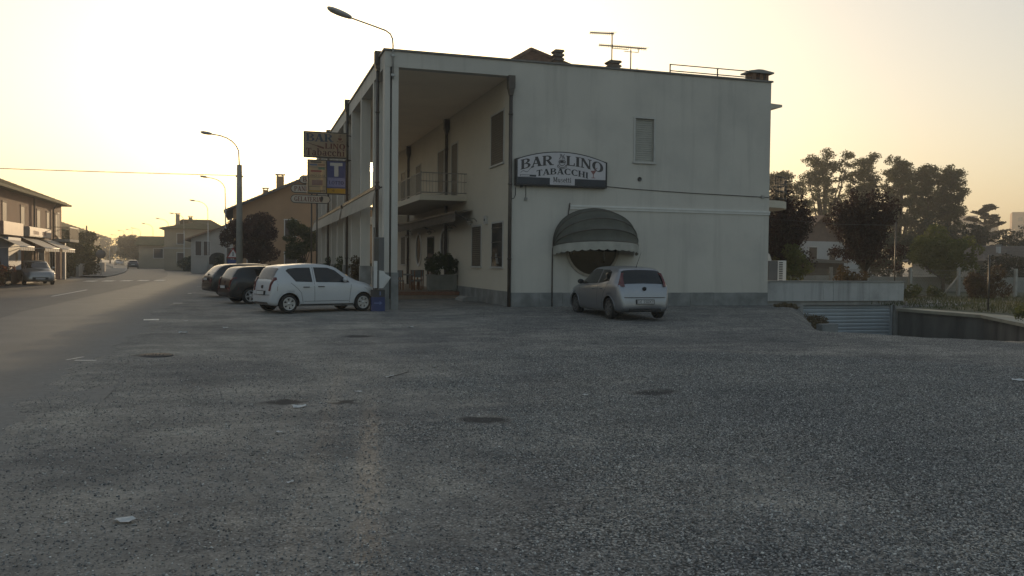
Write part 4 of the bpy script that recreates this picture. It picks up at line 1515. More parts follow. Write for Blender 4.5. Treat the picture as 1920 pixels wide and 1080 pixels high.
# ------------------------------------------------------------------ cars
def interp(tab, x):
    """smooth (Catmull-Rom in y) interpolation of a table of (x, y)"""
    if x <= tab[0][0]:
        return tab[0][1]
    if x >= tab[-1][0]:
        return tab[-1][1]
    for i in range(len(tab) - 1):
        if tab[i][0] <= x <= tab[i + 1][0]:
            (xa, ya), (xb, yb) = tab[i], tab[i + 1]
            h = xb - xa
            t = (x - xa) / h

            def slope(k):
                if k <= 0 or k >= len(tab) - 1:
                    a, b_ = (0, 1) if k <= 0 else (-2, -1)
                    return (tab[b_][1] - tab[a][1]) / (tab[b_][0] - tab[a][0])
                s1 = (tab[k][1] - tab[k - 1][1]) / (tab[k][0] - tab[k - 1][0])
                s2 = (tab[k + 1][1] - tab[k][1]) / (tab[k + 1][0] - tab[k][0])
                return 0 if s1 * s2 <= 0 else 2 * s1 * s2 / (s1 + s2)
            m0, m1 = slope(i) * h, slope(i + 1) * h
            return (2 * t ** 3 - 3 * t * t + 1) * ya + (t ** 3 - 2 * t * t + t) * m0 + (-2 * t ** 3 + 3 * t * t) * yb + (t ** 3 - t * t) * m1


rubber = mat('tyre_rubber', (.018, .018, .018), .85, .2, 8)
well_m = mat('wheel_well', (.008, .008, .008), .95)
trim_m = mat('black_trim', (.015, .015, .016), .55, .2, 6)
rim_m = mat('alloy_rim', (.42, .42, .42), .35, .06, 5, metal=.6)
hub_m = mat('rim_shadow', (.02, .02, .02), .7)
lens_m = mat('headlamp_lens', (.35, .36, .37), .1, .1, 9, spec=.8)
red_l = mat('tail_lens', (.1, .012, .014), .15, .2, 8, spec=.7)
plate_m = mat('plate_white', (.5, .5, .5), .5)
seam_m = mat('panel_seam', (.03, .03, .03), .8)
cglass = glass_dark('car_glass', (.012, .013, .013), .04, .5)


class Car:
    def __init__(s, spec):
        s.__dict__.update(spec)

    def plan(s, x):
        return s.W / 2 * interp(s.plan_t, x / s.L)

    def cabin(s, x):
        return sm(.03, .3, interp(s.top, x) - interp(s.belt, x))

    def ring(s, x, n=22):
        """half cross-section from the underbody centre to the roof centre"""
        zt = interp(s.top, x)
        w = s.plan(x)
        c = s.cabin(x)
        zs = interp(s.sill, x)
        zb = min(interp(s.belt, x), zt - .035)
        roofw = s.W / 2 * s.roofw * (.93 + .07 * interp(s.plan_t, x / s.L))
        wr = w * .86 * (1 - c) + roofw * c
        wb = w * (.955 * (1 - c) + .965 * c)
        zm = zs + (zb - zs) * .55
        eg = .05 + .03 * c
        P = [(0, zs), (w * .7, zs), (w * .93, zs + .03), (w * .985, zs + (zb - zs) * .25), (w, zm), (w * .99, zb - (zb - zs) * .18), (wb, zb),
             (wb + (wr - wb) * .5, zb + (zt - eg - zb) * .52), (wr, max(zb + .006, zt - eg)), (wr * .86, zt - eg * .3), (wr * .5, zt - .008), (0, zt)]
        # resample with Catmull-Rom
        out = []
        K = len(P)
        for i in range(K - 1):
            p0, p1, p2, p3 = P[max(i - 1, 0)], P[i], P[i + 1], P[min(i + 2, K - 1)]
            for j in range(2):
                t = j / 2
                q = []
                for a in range(2):
                    q.append(.5 * (2 * p1[a] + (p2[a] - p0[a]) * t + (2 * p0[a] - 5 * p1[a] + 4 * p2[a] - p3[a]) * t * t + (3 * p1[a] - p0[a] - 3 * p2[a] + p3[a]) * t ** 3))
                out.append(tuple(q))
        out.append(P[-1])
        return out

    def side(s, x, z):
        r = s.ring(x)
        lo = 6
        for i in range(lo, len(r) - 1):
            if r[i][1] <= z <= r[i + 1][1]:
                t = (z - r[i][1]) / max(1e-6, r[i + 1][1] - r[i][1])
                return r[i][0] + (r[i + 1][0] - r[i][0]) * t
        for i in range(2, lo):
            if r[i][1] <= z <= r[i + 1][1]:
                t = (z - r[i][1]) / max(1e-6, r[i + 1][1] - r[i][1])
                return r[i][0] + (r[i + 1][0] - r[i][0]) * t
        return r[16][0] if z > r[12][1] else s.plan(x)

    def topz(s, x, y):
        r = s.ring(x)
        y = abs(y)
        for i in range(len(r) - 1, 12, -1):
            if r[i][0] <= y <= r[i - 1][0]:
                t = (y - r[i][0]) / max(1e-6, r[i - 1][0] - r[i][0])
                return r[i][1] + (r[i - 1][1] - r[i][1]) * t
        return r[-1][1] - .05

    def rear_x(s, z):
        a, b_ = 0.0, s.L * .3
        for _ in range(24):
            m_ = (a + b_) / 2
            if interp(s.top, m_) < z:
                a = m_
            else:
                b_ = m_
        return a

    def stations(s):
        L = s.L
        f = [0, .004, .01, .02, .035, .055, .08, .11, .14, .17, .2] + [.2 + .6 * i / 30 for i in range(1, 31)] + [.83, .86, .89, .915, .94, .96, .975, .988, .996, 1]
        return [L * a for a in f]


def side_panel(car, poly, sgn, off, sub=4):
    """polygon in (x, z) laid on the body side, off metres proud"""
    n_ = len(poly)
    cx_ = sum(p[0] for p in poly) / n_
    cz_ = sum(p[1] for p in poly) / n_
    mb = MB()
    rows = []
    for k_ in range(sub + 1):
        t = 1 - k_ / sub
        row = []
        for i in range(n_ * 4 + 1):
            a, b_ = poly[(i // 4) % n_], poly[(i // 4 + 1) % n_]
            u = (i % 4) / 4
            px, pz = a[0] + (b_[0] - a[0]) * u, a[1] + (b_[1] - a[1]) * u
            x, z = cx_ + (px - cx_) * t, cz_ + (pz - cz_) * t
            row.append((x, sgn * (car.side(x, z) + off), z))
        rows.append(row)
    return mb.quadgrid(rows, True)


def shrink(poly, d):
    n_ = len(poly)
    cx_ = sum(p[0] for p in poly) / n_
    cz_ = sum(p[1] for p in poly) / n_
    o = []
    for x, z in poly:
        v = Vector((cx_ - x, cz_ - z))
        v = v.normalized() * d if v.length > d else v
        o.append((x + v.x, z + v.y))
    return o


def side_line(car, pts, sgn, w=.006, off=.002):
    rows = [[], []]
    fine = []
    for a, b_ in zip(pts, pts[1:]):
        for k_ in range(6):
            fine.append((a[0] + (b_[0] - a[0]) * k_ / 6, a[1] + (b_[1] - a[1]) * k_ / 6))
    fine.append(pts[-1])
    for i, (x, z) in enumerate(fine):
        a, b_ = fine[max(i - 1, 0)], fine[min(i + 1, len(fine) - 1)]
        d = Vector((b_[0] - a[0], b_[1] - a[1])).normalized()
        for r_, s_ in ((rows[0], 1), (rows[1], -1)):
            xx, zz = x - d.y * w * s_, z + d.x * w * s_
            r_.append((xx, sgn * (car.side(xx, zz) + off), zz))
    return MB().quadgrid(rows, True)


def top_patch(car, x0, x1, frac0, frac1, off=.006, nx=8, ny=12):
    """glass lying on the upper surface from x0 to x1, covering +-frac of the roof half width"""
    rows = []
    for i in range(nx + 1):
        x = x0 + (x1 - x0) * i / nx
        f = frac0 + (frac1 - frac0) * i / nx
        r = car.ring(x)
        wr = r[16][0] * f
        row = []
        e = .01
        sl_ = (interp(car.top, x + e) - interp(car.top, x - e)) / (2 * e)
        nx_, nz_ = -sl_ / math.hypot(1, sl_), 1 / math.hypot(1, sl_)
        for j in range(ny + 1):
            y = wr * (2 * j / ny - 1)
            row.append((x + nx_ * off, y, car.topz(x, y) + nz_ * off))
        rows.append(row)
    return MB().quadgrid(rows, True)


RIM_CACHE = {}


def wheel_parts(style, r_, w_=.19):
    key = (style, r_)
    if key in RIM_CACHE:
        return RIM_CACHE[key]
    ty = MB()
    ri = r_ * .66
    ty.lathe([(ri, -w_ / 2 + .02), (ri + .01, -w_ / 2), (r_ - .03, -w_ / 2), (r_ - .008, -w_ / 2 + .018), (r_, -w_ / 2 + .05), (r_, w_ / 2 - .05), (r_ - .008, w_ / 2 - .018), (r_ - .03, w_ / 2), (ri + .01, w_ / 2), (ri, w_ / 2 - .02)], (0, 0, 0), 'y', 36)
    dk = MB()
    dk.lathe([(.001, -w_ / 2 + .05), (ri, -w_ / 2 + .05)], (0, 0, 0), 'y', 30)
    rm = MB()
    f = -w_ / 2
    rm.lathe([(ri + .008, f - .004), (ri - .004, f - .01), (ri - .03, f + .006), (ri - .034, f + .04)], (0, 0, 0), 'y', 36)
    rm.lathe([(.001, f - .004), (.05, f - .004), (.065, f + .012), (.065, f + .05)], (0, 0, 0), 'y', 18)
    n_, w0, w1 = {'five': (5, .034, .026), 'six': (6, .032, .05), 'double': (5, .035, .03), 'cover': (7, .03, .04)}[style]
    for k_ in range(n_):
        a = 2 * math.pi * k_ / n_ + math.pi / 2
        ca, sa = math.cos(a), math.sin(a)
        P = []
        for rr2, ww, d in ((.04, w0, f), (ri - .02, w1, f - .004)):
            for s_ in (-1, 1):
                P.append((ca * rr2 - sa * ww * s_, d, sa * rr2 + ca * ww * s_))
                P.append((ca * rr2 - sa * ww * s_, d + .05, sa * rr2 + ca * ww * s_))
        rm.add(P, [(0, 2, 6, 4), (0, 4, 5, 1), (2, 3, 7, 6)])
    mt_, md, mr = ty.mesh('wheel'), dk.mesh('wheel_disc'), rm.mesh('rim')
    mt_.materials.append(rubber)
    md.materials.append(hub_m)
    mr.materials.append(mat('steel_rim', (.09, .09, .09), .5, .1, 5, metal=.3) if style == 'cover' else rim_m)
    RIM_CACHE[key] = (mt_, md, mr)
    return RIM_CACHE[key]


def add_wheel(parent, x, y, r_, style, outward):
    mt_, md, mr = wheel_parts(style, r_)
    w_ = bpy.data.objects.new('wheel', mt_)
    COL.objects.link(w_)
    w_.parent = parent
    w_.location = (x, y, r_)
    w_.rotation_euler = (0, R(random.uniform(0, 70)), 0) if outward < 0 else (0, 0, math.pi)
    for nm, me_ in (('wheel_disc', md), ('rim', mr)):
        q = bpy.data.objects.new(nm, me_)
        COL.objects.link(q)
        q.parent = w_


def make_car(name, label, loc, heading, spec, scale=1.0, group=None, cat='car'):
    """heading: direction of the nose in plan; origin on the ground under the middle of the wheelbase"""
    c = Car(spec)
    t = thing(name, label, cat, loc, heading, group)
    t.scale = (scale,) * 3
    xm = c.rear_axle + c.wb / 2
    body_off = xm
    paint_m = c.paint

    def put(mb, nm, m_, parent=None, label=None):
        mb.v = [(a - body_off, b_, z) for a, b_, z in mb.v] if parent is None or parent is not t else mb.v
        o = mb.build(nm, m_, parent or t, False, label)
        return o

    def putc(mb, nm, m_, parent):
        mb.v = [(a - body_off, b_, z) for a, b_, z in mb.v]
        return mb.build(nm, m_, parent)

    # body loft
    st = c.stations()
    bm = MB()
    rows = []
    for x in st:
        h = c.ring(x)
        rows.append([(x, y, z) for y, z in h] + [(x, -y, z) for y, z in h[-2:0:-1]])
    nn = len(rows[0])
    vs = [p for r_ in rows for p in r_]
    fs = [(i * nn + j, i * nn + (j + 1) % nn, (i + 1) * nn + (j + 1) % nn, (i + 1) * nn + j) for i in range(len(rows) - 1) for j in range(nn)]
    fs.append(tuple(range(nn))[::-1])
    fs.append(tuple(range((len(rows) - 1) * nn, len(rows) * nn)))
    bm.add(vs, fs, True)
    bm.v = [(a - body_off, b_, z) for a, b_, z in bm.v]
    body = bm.build('body', paint_m, t)
    bmm = bmesh.new()
    bmm.from_mesh(body.data)
    bmesh.ops.recalc_face_normals(bmm, faces=bmm.faces)
    bmm.to_mesh(body.data)
    bmm.free()
    body.data.materials.append(well_m)
    # wheel arches cut by boolean
    ra = c.wr + c.arch_gap
    cut = MB()
    for ax in (c.rear_axle, c.rear_axle + c.wb):
        for s_ in (-1, 1):
            yo, yi = s_ * (c.W / 2 + .1), s_ * (c.W / 2 - .3)
            n_ = 40
            a_ = [(ax - body_off + ra * math.cos(2 * math.pi * k_ / n_), yo, c.wr + ra * math.sin(2 * math.pi * k_ / n_)) for k_ in range(n_)]
            b_ = [(p[0], yi, p[2]) for p in a_]
            cut.add(a_ + b_, [tuple(range(n_)), tuple(range(n_, 2 * n_))[::-1]] + [(k_, n_ + k_, n_ + (k_ + 1) % n_, (k_ + 1) % n_) for k_ in range(n_)])
    co = cut.build('cut', well_m, t)
    bmm = bmesh.new()
    bmm.from_mesh(co.data)
    bmesh.ops.recalc_face_normals(bmm, faces=bmm.faces)
    bmm.to_mesh(co.data)
    bmm.free()
    md = body.modifiers.new('arch', 'BOOLEAN')
    md.operation = 'DIFFERENCE'
    md.object = co
    md.solver = 'EXACT'
    dg = bpy.context.evaluated_depsgraph_get()
    me_ = bpy.data.meshes.new_from_object(body.evaluated_get(dg))
    body.modifiers.clear()
    old = body.data
    body.data = me_
    bpy.data.meshes.remove(old)
    bpy.data.objects.remove(co)
    me_.materials.clear()
    me_.materials.append(paint_m)
    me_.materials.append(well_m)
    for p in me_.polygons:
        p.use_smooth = True
        p.material_index = 0
        for ax in (c.rear_axle, c.rear_axle + c.wb):
            d = math.hypot(p.center.x + body_off - ax, p.center.z - c.wr)
            if d < ra + .002 and (abs(abs(p.center.y) - (c.W / 2 - .3)) < .01 or (abs(d - ra) < .012 and abs(p.normal.y) < .3 and abs(p.center.y) > c.W / 2 - .31)):
                p.material_index = 1
                p.use_smooth = False
    # arch lips
    for ax in (c.rear_axle, c.rear_axle + c.wb):
        for s_ in (-1, 1):
            pts = []
            for k_ in range(-4, 25):
                a = math.pi * k_ / 20
                x, z = ax + (ra + .006) * math.cos(a), c.wr + (ra + .006) * math.sin(a)
                if z > interp(c.sill, x) + .02:
                    pts.append((x, s_ * (c.side(x, z) + .002), z))
            if len(pts) > 3:
                putc(MB().tube(pts, .011, 5), 'wheel_arch', c.arch_m, t)
            add_wheel(t, ax - body_off, s_ * (c.W / 2 - .125), c.wr, c.rim, -s_ * -1 if False else (1 if s_ > 0 else -1))
    # glass
    for s_ in (-1, 1):
        for poly in c.windows:
            fr = putc(side_panel(c, poly, s_, .004), 'window', trim_m, t)
            putc(side_panel(c, shrink(poly, .022), s_, .008), 'pane', cglass, fr)
        for line in c.seams:
            putc(side_line(c, line, s_), 'door_seam', seam_m, t)
        for (hx, hz) in c.handles:
            pts = [(hx + d, s_ * (c.side(hx + d, hz) + o_), hz) for d, o_ in ((-.1, .004), (-.085, .03), (.085, .03), (.1, .004))]
            putc(MB().tube(pts, .014, 6), 'door_handle', c.handle_m, t)
        for z0t, z1t, d0t, d1t in c.tails:
            poly = []
            for k_ in range(7):
                z = z0t + (z1t - z0t) * k_ / 6
                poly.append((c.rear_x(z) - .014, z))
            for k_ in range(6, -1, -1):
                z = z0t + (z1t - z0t) * k_ / 6
                poly.append((c.rear_x(z) + d0t + (d1t - d0t) * k_ / 6 - .012 * abs(k_ - 3), z))
            n_ = len(poly)
            mb = MB()
            out = [(x, s_ * (c.side(max(x, .02), z) + .006), z) for x, z in poly]
            inn = [(x - .004, s_ * (c.side(max(x, .02), z) - c.tail_w), z) for x, z in poly]
            mb.add(out + inn, [tuple(range(n_)), tuple(range(n_, 2 * n_))[::-1]] + [(k_, (k_ + 1) % n_, n_ + (k_ + 1) % n_, n_ + k_) for k_ in range(n_)])
            putc(mb, 'tail_light', red_l, t)
        for poly in c.heads:
            putc(side_panel(c, poly, s_, .008), 'headlight', lens_m, t)
        mx, mz = c.mirror
        my = c.side(mx, mz)
        mb = MB()
        mb.sphere((mx, s_ * (my + .11), mz + .03), .1, 8, .75)
        mb.v = [(mx + (a - mx) * .62, b_, z) for a, b_, z in mb.v]
        mb.tube([(mx, s_ * (my - .02), mz - .03), (mx, s_ * (my + .06), mz)], .02, 5)
        putc(mb, 'side_mirror', c.mirror_m, t)
        if c.sillstrip:
            a0, a1 = c.rear_axle + ra + .01, c.rear_axle + c.wb - ra - .01
            putc(side_panel(c, [(a0, interp(c.sill, a0) + .035), (a1, interp(c.sill, a1) + .035), (a1, interp(c.sill, a1) + .075), (a0, interp(c.sill, a0) + .075)], s_, .006), 'sill_strip', trim_m, t)
    putc(top_patch(c, *c.rear_glass), 'rear_window', cglass, t)
    putc(top_patch(c, *c.front_glass), 'windscreen', cglass, t)
    # underbody so that no light shows through
    # rear end: bumper line, plate, badge; front end: grille and plate
    zr = c.bumper_z
    wb_ = c.plan(.03) * .92
    putc(MB().tube([(.06, -wb_ * 1.06, zr), (-.004, -wb_ * .8, zr), (-.012, 0, zr), (-.004, wb_ * .8, zr), (.06, wb_ * 1.06, zr)], .008, 5), 'bumper_seam', seam_m, t)
    pz = c.plate_z
    pl = putc(MB().box(-.03, .06, -.27, .27, pz - .065, pz + .065), 'license_plate', trim_m, t)
    putc(MB().box(-.034, -.029, -.25, .25, pz - .05, pz + .05), 'plate_face', plate_m, pl)
    if c.plate_text:
        plain_text('plate_text', c.plate_text, .115, ink_dark, pl, (-.036 - body_off, 0, pz - .002), (R(90), 0, R(-90)), 1.0)
    zf = .38
    putc(MB().box(c.L - .06, c.L + .006, -.42, .42, zf - .06, zf + .08), 'grille', trim_m, t)
    putc(MB().box(c.L - .06, c.L + .012, -.25, .25, zf - .05, zf + .04), 'license_plate', plate_m, t)
    if c.badge_z:
        putc(MB().lathe([(.001, -.012), (.05, -.012), (.055, .0), (.055, .04)], (c.badge_x, 0, c.badge_z), 'x', 14), 'badge', trim_m, t)
    if c.aerial:
        x, z = c.aerial
        putc(MB().tube([(x, 0, z - .02), (x - .04, 0, z + .05), (x - .32, 0, z + .42)], [.016, .008, .004], 5), 'aerial', trim_m, t)
    # door-side rear lower bumper insert
    putc(MB().box(-.014, .08, -wb_ * .75, wb_ * .75, interp(c.sill, .05) + .005, interp(c.sill, .05) + .07), 'bumper_insert', trim_m, t)
    return t


def carpaint(nm, col, metal=.0, rough=.35, coat=.6):
    return mat(nm, col, rough, .03, 1.5, metal=metal, coat=coat)


PLAN = [(0, .74), (.006, .82), (.03, .9), (.08, .955), (.16, .99), (.3, 1), (.7, 1), (.84, .985), (.92, .94), (.97, .86), (.99, .78), (1, .68)]


def hatch(**kw):
    d = dict(L=3.75, W=1.67, wb=2.55, rear_axle=.56, wr=.29, arch_gap=.055, roofw=.74, plan_t=PLAN, rim='six',
             top=[(0, .5), (.012, .56), (.03, .66), (.06, .86), (.1, .98), (.34, 1.4), (.44, 1.455), (.8, 1.5), (1.35, 1.535), (1.8, 1.52), (2.15, 1.455), (2.5, 1.27), (2.95, 1.02), (3.05, .985), (3.3, .93), (3.5, .84), (3.62, .74), (3.71, .58), (3.745, .48), (3.75, .44)],
             belt=[(0, .5), (.1, .9), (.4, .95), (1.5, .93), (2.7, .9), (3.1, .86), (3.5, .7), (3.75, .42)],
             sill=[(0, .3), (.1, .24), (.5, .2), (3.2, .19), (3.6, .2), (3.75, .26)],
             windows=[[(.58, 1.36), (.5, 1.3), (.78, .97), (1.33, .95), (1.3, 1.4), (.85, 1.39)], [(1.42, 1.41), (1.45, .95), (2.62, .93), (2.6, .98), (2.15, 1.32), (1.9, 1.4)]],
             seams=[[(1.38, 1.42), (1.39, .9), (1.4, .27)], [(.62, .93), (.84, .75), (.95, .62), (1.02, .27)], [(2.68, .92), (2.62, .55), (2.6, .27)], [(1.05, .36), (2.58, .36)]],
             handles=[(1.12, .8), (1.62 + .45 - .45, .81)], tails=[(.68, 1.1, .2, .1)], tail_w=.07,
             heads=[[(3.12, .79), (3.36, .74), (3.58, .6), (3.5, .57), (3.3, .64)]], mirror=(2.42, .99), sillstrip=True,
             rear_glass=(.125, .33, .9, .92), front_glass=(2.2, 2.92, .92, .98), bumper_z=.56, plate_z=.62, plate_text=None, badge_z=.8, badge_x=.035, aerial=None,
             paint=carpaint('white_paint_car', (.46, .475, .49)), arch_m=carpaint('white_paint_car', (.46, .475, .49)), handle_m=trim_m, mirror_m=carpaint('white_paint_car', (.46, .475, .49)))
    d.update(kw)
    return d


white_spec = hatch()
dk = carpaint('black_paint_car', (.012, .013, .014), .0, .3, .35)
dk2 = carpaint('charcoal_paint_car', (.015, .015, .016), .0, .3, .35)
silver = carpaint('silver_paint_car', (.26, .27, .29), .7, .36, .5)
silver_warm = carpaint('grey_paint_car', (.3, .3, .29), .6, .35, .6)

golf_spec = hatch(L=4.1, W=1.74, wb=2.55, rear_axle=.78, wr=.315, rim='five',
                  top=[(0, .5), (.012, .58), (.04, .7), (.07, .88), (.13, 1.02), (.42, 1.4), (.55, 1.44), (1.0, 1.475), (1.6, 1.49), (2.1, 1.47), (2.4, 1.4), (2.8, 1.2), (3.15, 1.0), (3.3, .96), (3.7, .88), (3.92, .78), (4.04, .62), (4.09, .5), (4.1, .44)],
                  belt=[(0, .5), (.12, .92), (.5, .97), (1.7, .94), (2.9, .9), (3.3, .86), (3.8, .7), (4.1, .42)],
                  sill=[(0, .32), (.1, .25), (.5, .2), (3.5, .19), (3.95, .2), (4.1, .26)],
                  windows=[[(.95, 1.36), (1.05, .99), (1.58, .97), (1.56, 1.37), (1.2, 1.38)], [(1.66, 1.38), (1.68, .97), (2.95, .94), (2.9, 1.0), (2.5, 1.26), (2.2, 1.36)]],
                  seams=[[(1.62, 1.4), (1.63, .9), (1.64, .27)], [(.95, .95), (1.1, .75), (1.2, .6), (1.25, .27)], [(3.0, .93), (2.92, .55), (2.9, .27)]],
                  handles=[(1.3, .82), (1.9, .82)], tails=[(.72, 1.04, .22, .16), (.53, .66, .3, .3)],
                  heads=[[(3.42, .78), (3.7, .74), (3.9, .62), (3.82, .57), (3.58, .64)]], mirror=(2.72, .99), sillstrip=False,
                  rear_glass=(.145, .4, .9, .92), front_glass=(2.45, 3.1, .92, .98), bumper_z=.58, plate_z=.66, badge_x=.06, badge_z=.84,
                  paint=dk, arch_m=dk, handle_m=dk, mirror_m=dk)
wagon_spec = hatch(L=4.65, W=1.8, wb=2.75, rear_axle=.95, wr=.32, rim='five',
                   top=[(0, .5), (.02, .6), (.05, .78), (.1, .95), (.2, 1.06), (.55, 1.38), (.75, 1.44), (1.3, 1.475), (2.0, 1.49), (2.5, 1.46), (2.8, 1.38), (3.2, 1.18), (3.55, 1.0), (3.7, .96), (4.15, .86), (4.4, .77), (4.56, .6), (4.63, .5), (4.65, .44)],
                   belt=[(0, .5), (.15, .94), (.6, 1.02), (1.9, .97), (3.3, .92), (3.7, .86), (4.3, .7), (4.65, .42)],
                   sill=[(0, .34), (.1, .27), (.5, .21), (4.0, .2), (4.5, .21), (4.65, .27)],
                   windows=[[(.62, 1.06), (.9, 1.32), (1.2, 1.35), (1.2, 1.02)], [(1.26, 1.36), (1.26, 1.01), (2.0, .99), (2.0, 1.39)], [(2.08, 1.39), (2.08, .99), (3.35, .96), (3.3, 1.02), (2.9, 1.27), (2.6, 1.37)]],
                   seams=[[(2.04, 1.4), (2.05, .9), (2.06, .28)], [(1.23, 1.0), (1.4, .7), (1.5, .28)], [(3.4, .93), (3.32, .55), (3.3, .28)]],
                   handles=[(1.55, .84), (2.35, .84)], tails=[(.64, .8, .3, .3)], tail_w=.2,
                   heads=[[(3.9, .77), (4.2, .73), (4.42, .62), (4.35, .56), (4.05, .63)]], mirror=(3.12, 1.0), sillstrip=False,
                   rear_glass=(.23, .53, .9, .92), front_glass=(2.85, 3.5, .92, .98), bumper_z=.6, plate_z=.8, badge_x=.1, badge_z=.98,
                   paint=dk2, arch_m=dk2, handle_m=dk2, mirror_m=dk2)
punto_spec = hatch(L=4.03, W=1.69, wb=2.51, rear_axle=.66, wr=.3, rim='cover', roofw=.73,
                   top=[(0, .46), (.012, .54), (.035, .68), (.07, .86), (.12, 1.0), (.38, 1.385), (.46, 1.43), (.9, 1.47), (1.4, 1.49), (1.9, 1.475), (2.2, 1.42), (2.6, 1.25), (3.1, .99), (3.25, .95), (3.6, .84), (3.85, .7), (3.96, .58), (4.02, .48), (4.03, .42)],
                   belt=[(0, .5), (.12, .93), (.5, 1.0), (1.5, .96), (2.8, .9), (3.2, .85), (3.7, .66), (4.03, .42)],
                   sill=[(0, .28), (.1, .22), (.5, .19), (3.4, .18), (3.85, .2), (4.03, .26)],
                   windows=[[(.78, 1.32), (.7, 1.06), (1.4, .99), (1.38, 1.38), (1.0, 1.38)], [(1.46, 1.39), (1.48, .985), (2.8, .94), (2.78, .99), (2.3, 1.29), (1.95, 1.39)]],
                   seams=[[(1.42, 1.4), (1.43, .9), (1.45, .25)], [(.72, 1.02), (.98, .72), (1.1, .5), (1.12, .25)], [(2.85, .92), (2.78, .55), (2.76, .25)]],
                   handles=[(1.2, .84), (1.75, .83)], tails=[(.92, 1.3, .12, .06)], tail_w=.05,
                   heads=[[(3.25, .76), (3.5, .72), (3.78, .56), (3.68, .53), (3.42, .6)]], mirror=(2.6, .98), sillstrip=False,
                   rear_glass=(.125, .375, .94, .96), front_glass=(2.25, 3.05, .92, .98), bumper_z=.62, plate_z=.5, plate_text='DE 550XY', badge_x=.04, badge_z=.86, aerial=(.62, 1.45),
                   paint=silver, arch_m=silver, handle_m=silver, mirror_m=trim_m)
sedan_spec = hatch(L=4.3, W=1.74, wb=2.6, rear_axle=.85, wr=.31, rim='five',
                   top=[(0, .5), (.02, .62), (.05, .8), (.1, .92), (.3, 1.0), (.75, 1.34), (1.0, 1.4), (1.7, 1.45), (2.2, 1.43), (2.5, 1.36), (2.9, 1.15), (3.25, .97), (3.4, .93), (3.8, .86), (4.1, .77), (4.24, .62), (4.29, .5), (4.3, .44)],
                   belt=[(0, .5), (.12, .88), (.6, .93), (1.8, .92), (3.0, .89), (3.4, .84), (3.95, .7), (4.3, .42)],
                   sill=[(0, .32), (.1, .25), (.5, .2), (3.7, .19), (4.15, .2), (4.3, .26)],
                   windows=[[(.75, 1.2), (.7, .99), (1.7, .96), (1.68, 1.36), (1.1, 1.32)], [(1.76, 1.36), (1.78, .96), (3.05, .93), (3.0, .98), (2.6, 1.22), (2.3, 1.34)]],
                   seams=[[(1.72, 1.38), (1.73, .9), (1.74, .27)], [(3.1, .92), (3.02, .55), (3.0, .27)]],
                   handles=[(1.5, .8), (2.05, .8)], tails=[(.72, .94, .2, .18)],
                   heads=[[(3.72, .76), (3.95, .73), (4.2, .62), (4.12, .56), (3.85, .64)]], mirror=(2.8, .97), sillstrip=False,
                   rear_glass=(.33, .72, .9, .92), front_glass=(2.55, 3.2, .92, .98), bumper_z=.56, plate_z=.7, badge_x=.06, badge_z=.84,
                   paint=silver_warm, arch_m=silver_warm, handle_m=silver_warm, mirror_m=silver_warm)

make_car('parked_car', 'white five-door hatchback parked nose-in beside the corner column', (2.3, 30.3, gz(2.3, 30.3)), R(22), white_spec, 1.08, 'cars parked on the lot')
make_car('parked_car', 'black hatchback parked between the white hatchback and the black estate', (1.1, 36.3, -.08), R(20), golf_spec, 1.02, 'cars parked on the lot')
make_car('parked_car', 'black estate car, farthest of the three nosed towards the portico', (.55, 42.8, -.08), R(18), wagon_spec, 1.06, 'cars parked on the lot')
make_car('parked_car', 'silver hatchback with roof aerial parked under the dome awning', (11.92, 26.4, -.09), R(90), punto_spec, 1.13, 'cars parked on the lot')
make_car('parked_car', 'silver saloon facing the lot in front of the pink corner shop', (-13.35, 63.2, -.08), R(-70), sedan_spec, 1.08)
make_car('moving_car', 'dark saloon driving away down the middle of the road', (-19.2, 164.5, -.07), R(97), dict(sedan_spec, paint=dk2, arch_m=dk2), 1.08, 'cars on the road')
make_car('moving_car', 'distant oncoming car at the bend of the road', (-33.6, 257, -.07), R(-75), dict(sedan_spec, paint=silver, arch_m=silver), 1.08, 'cars on the road')

# ------------------------------------------------------------------ street: houses, lamps, trees
pink_m = mat('pink_plaster', (.23, .125, .085), .9, .12, .8, .15, 15, stain=(.18, .12, .09), stain_amt=.5, stain_scale=.5)
tan_m = mat('tan_plaster', (.32, .2, .115), .9, .08, .7, .1, 15, stain=(.27, .18, .11), stain_amt=.4)
cream_m = mat('cream_plaster', (.3, .25, .18), .9, .08, .7, stain=(.3, .25, .19), stain_amt=.4)
pale_m = mat('pale_plaster', (.38, .355, .32), .9, .08, .7, stain=(.3, .28, .25), stain_amt=.4)
moss_tile = mat('mossy_tile', (.06, .068, .022), .9, .35, 3, .5, 12, stain=(.12, .07, .04), stain_amt=.7, stain_scale=1)
slate_tile = mat('grey_tile', (.08, .08, .085), .85, .3, 3, .5, 12)
green_shut = mat('shutter_brown', (.07, .05, .04), .7, .2, 4)


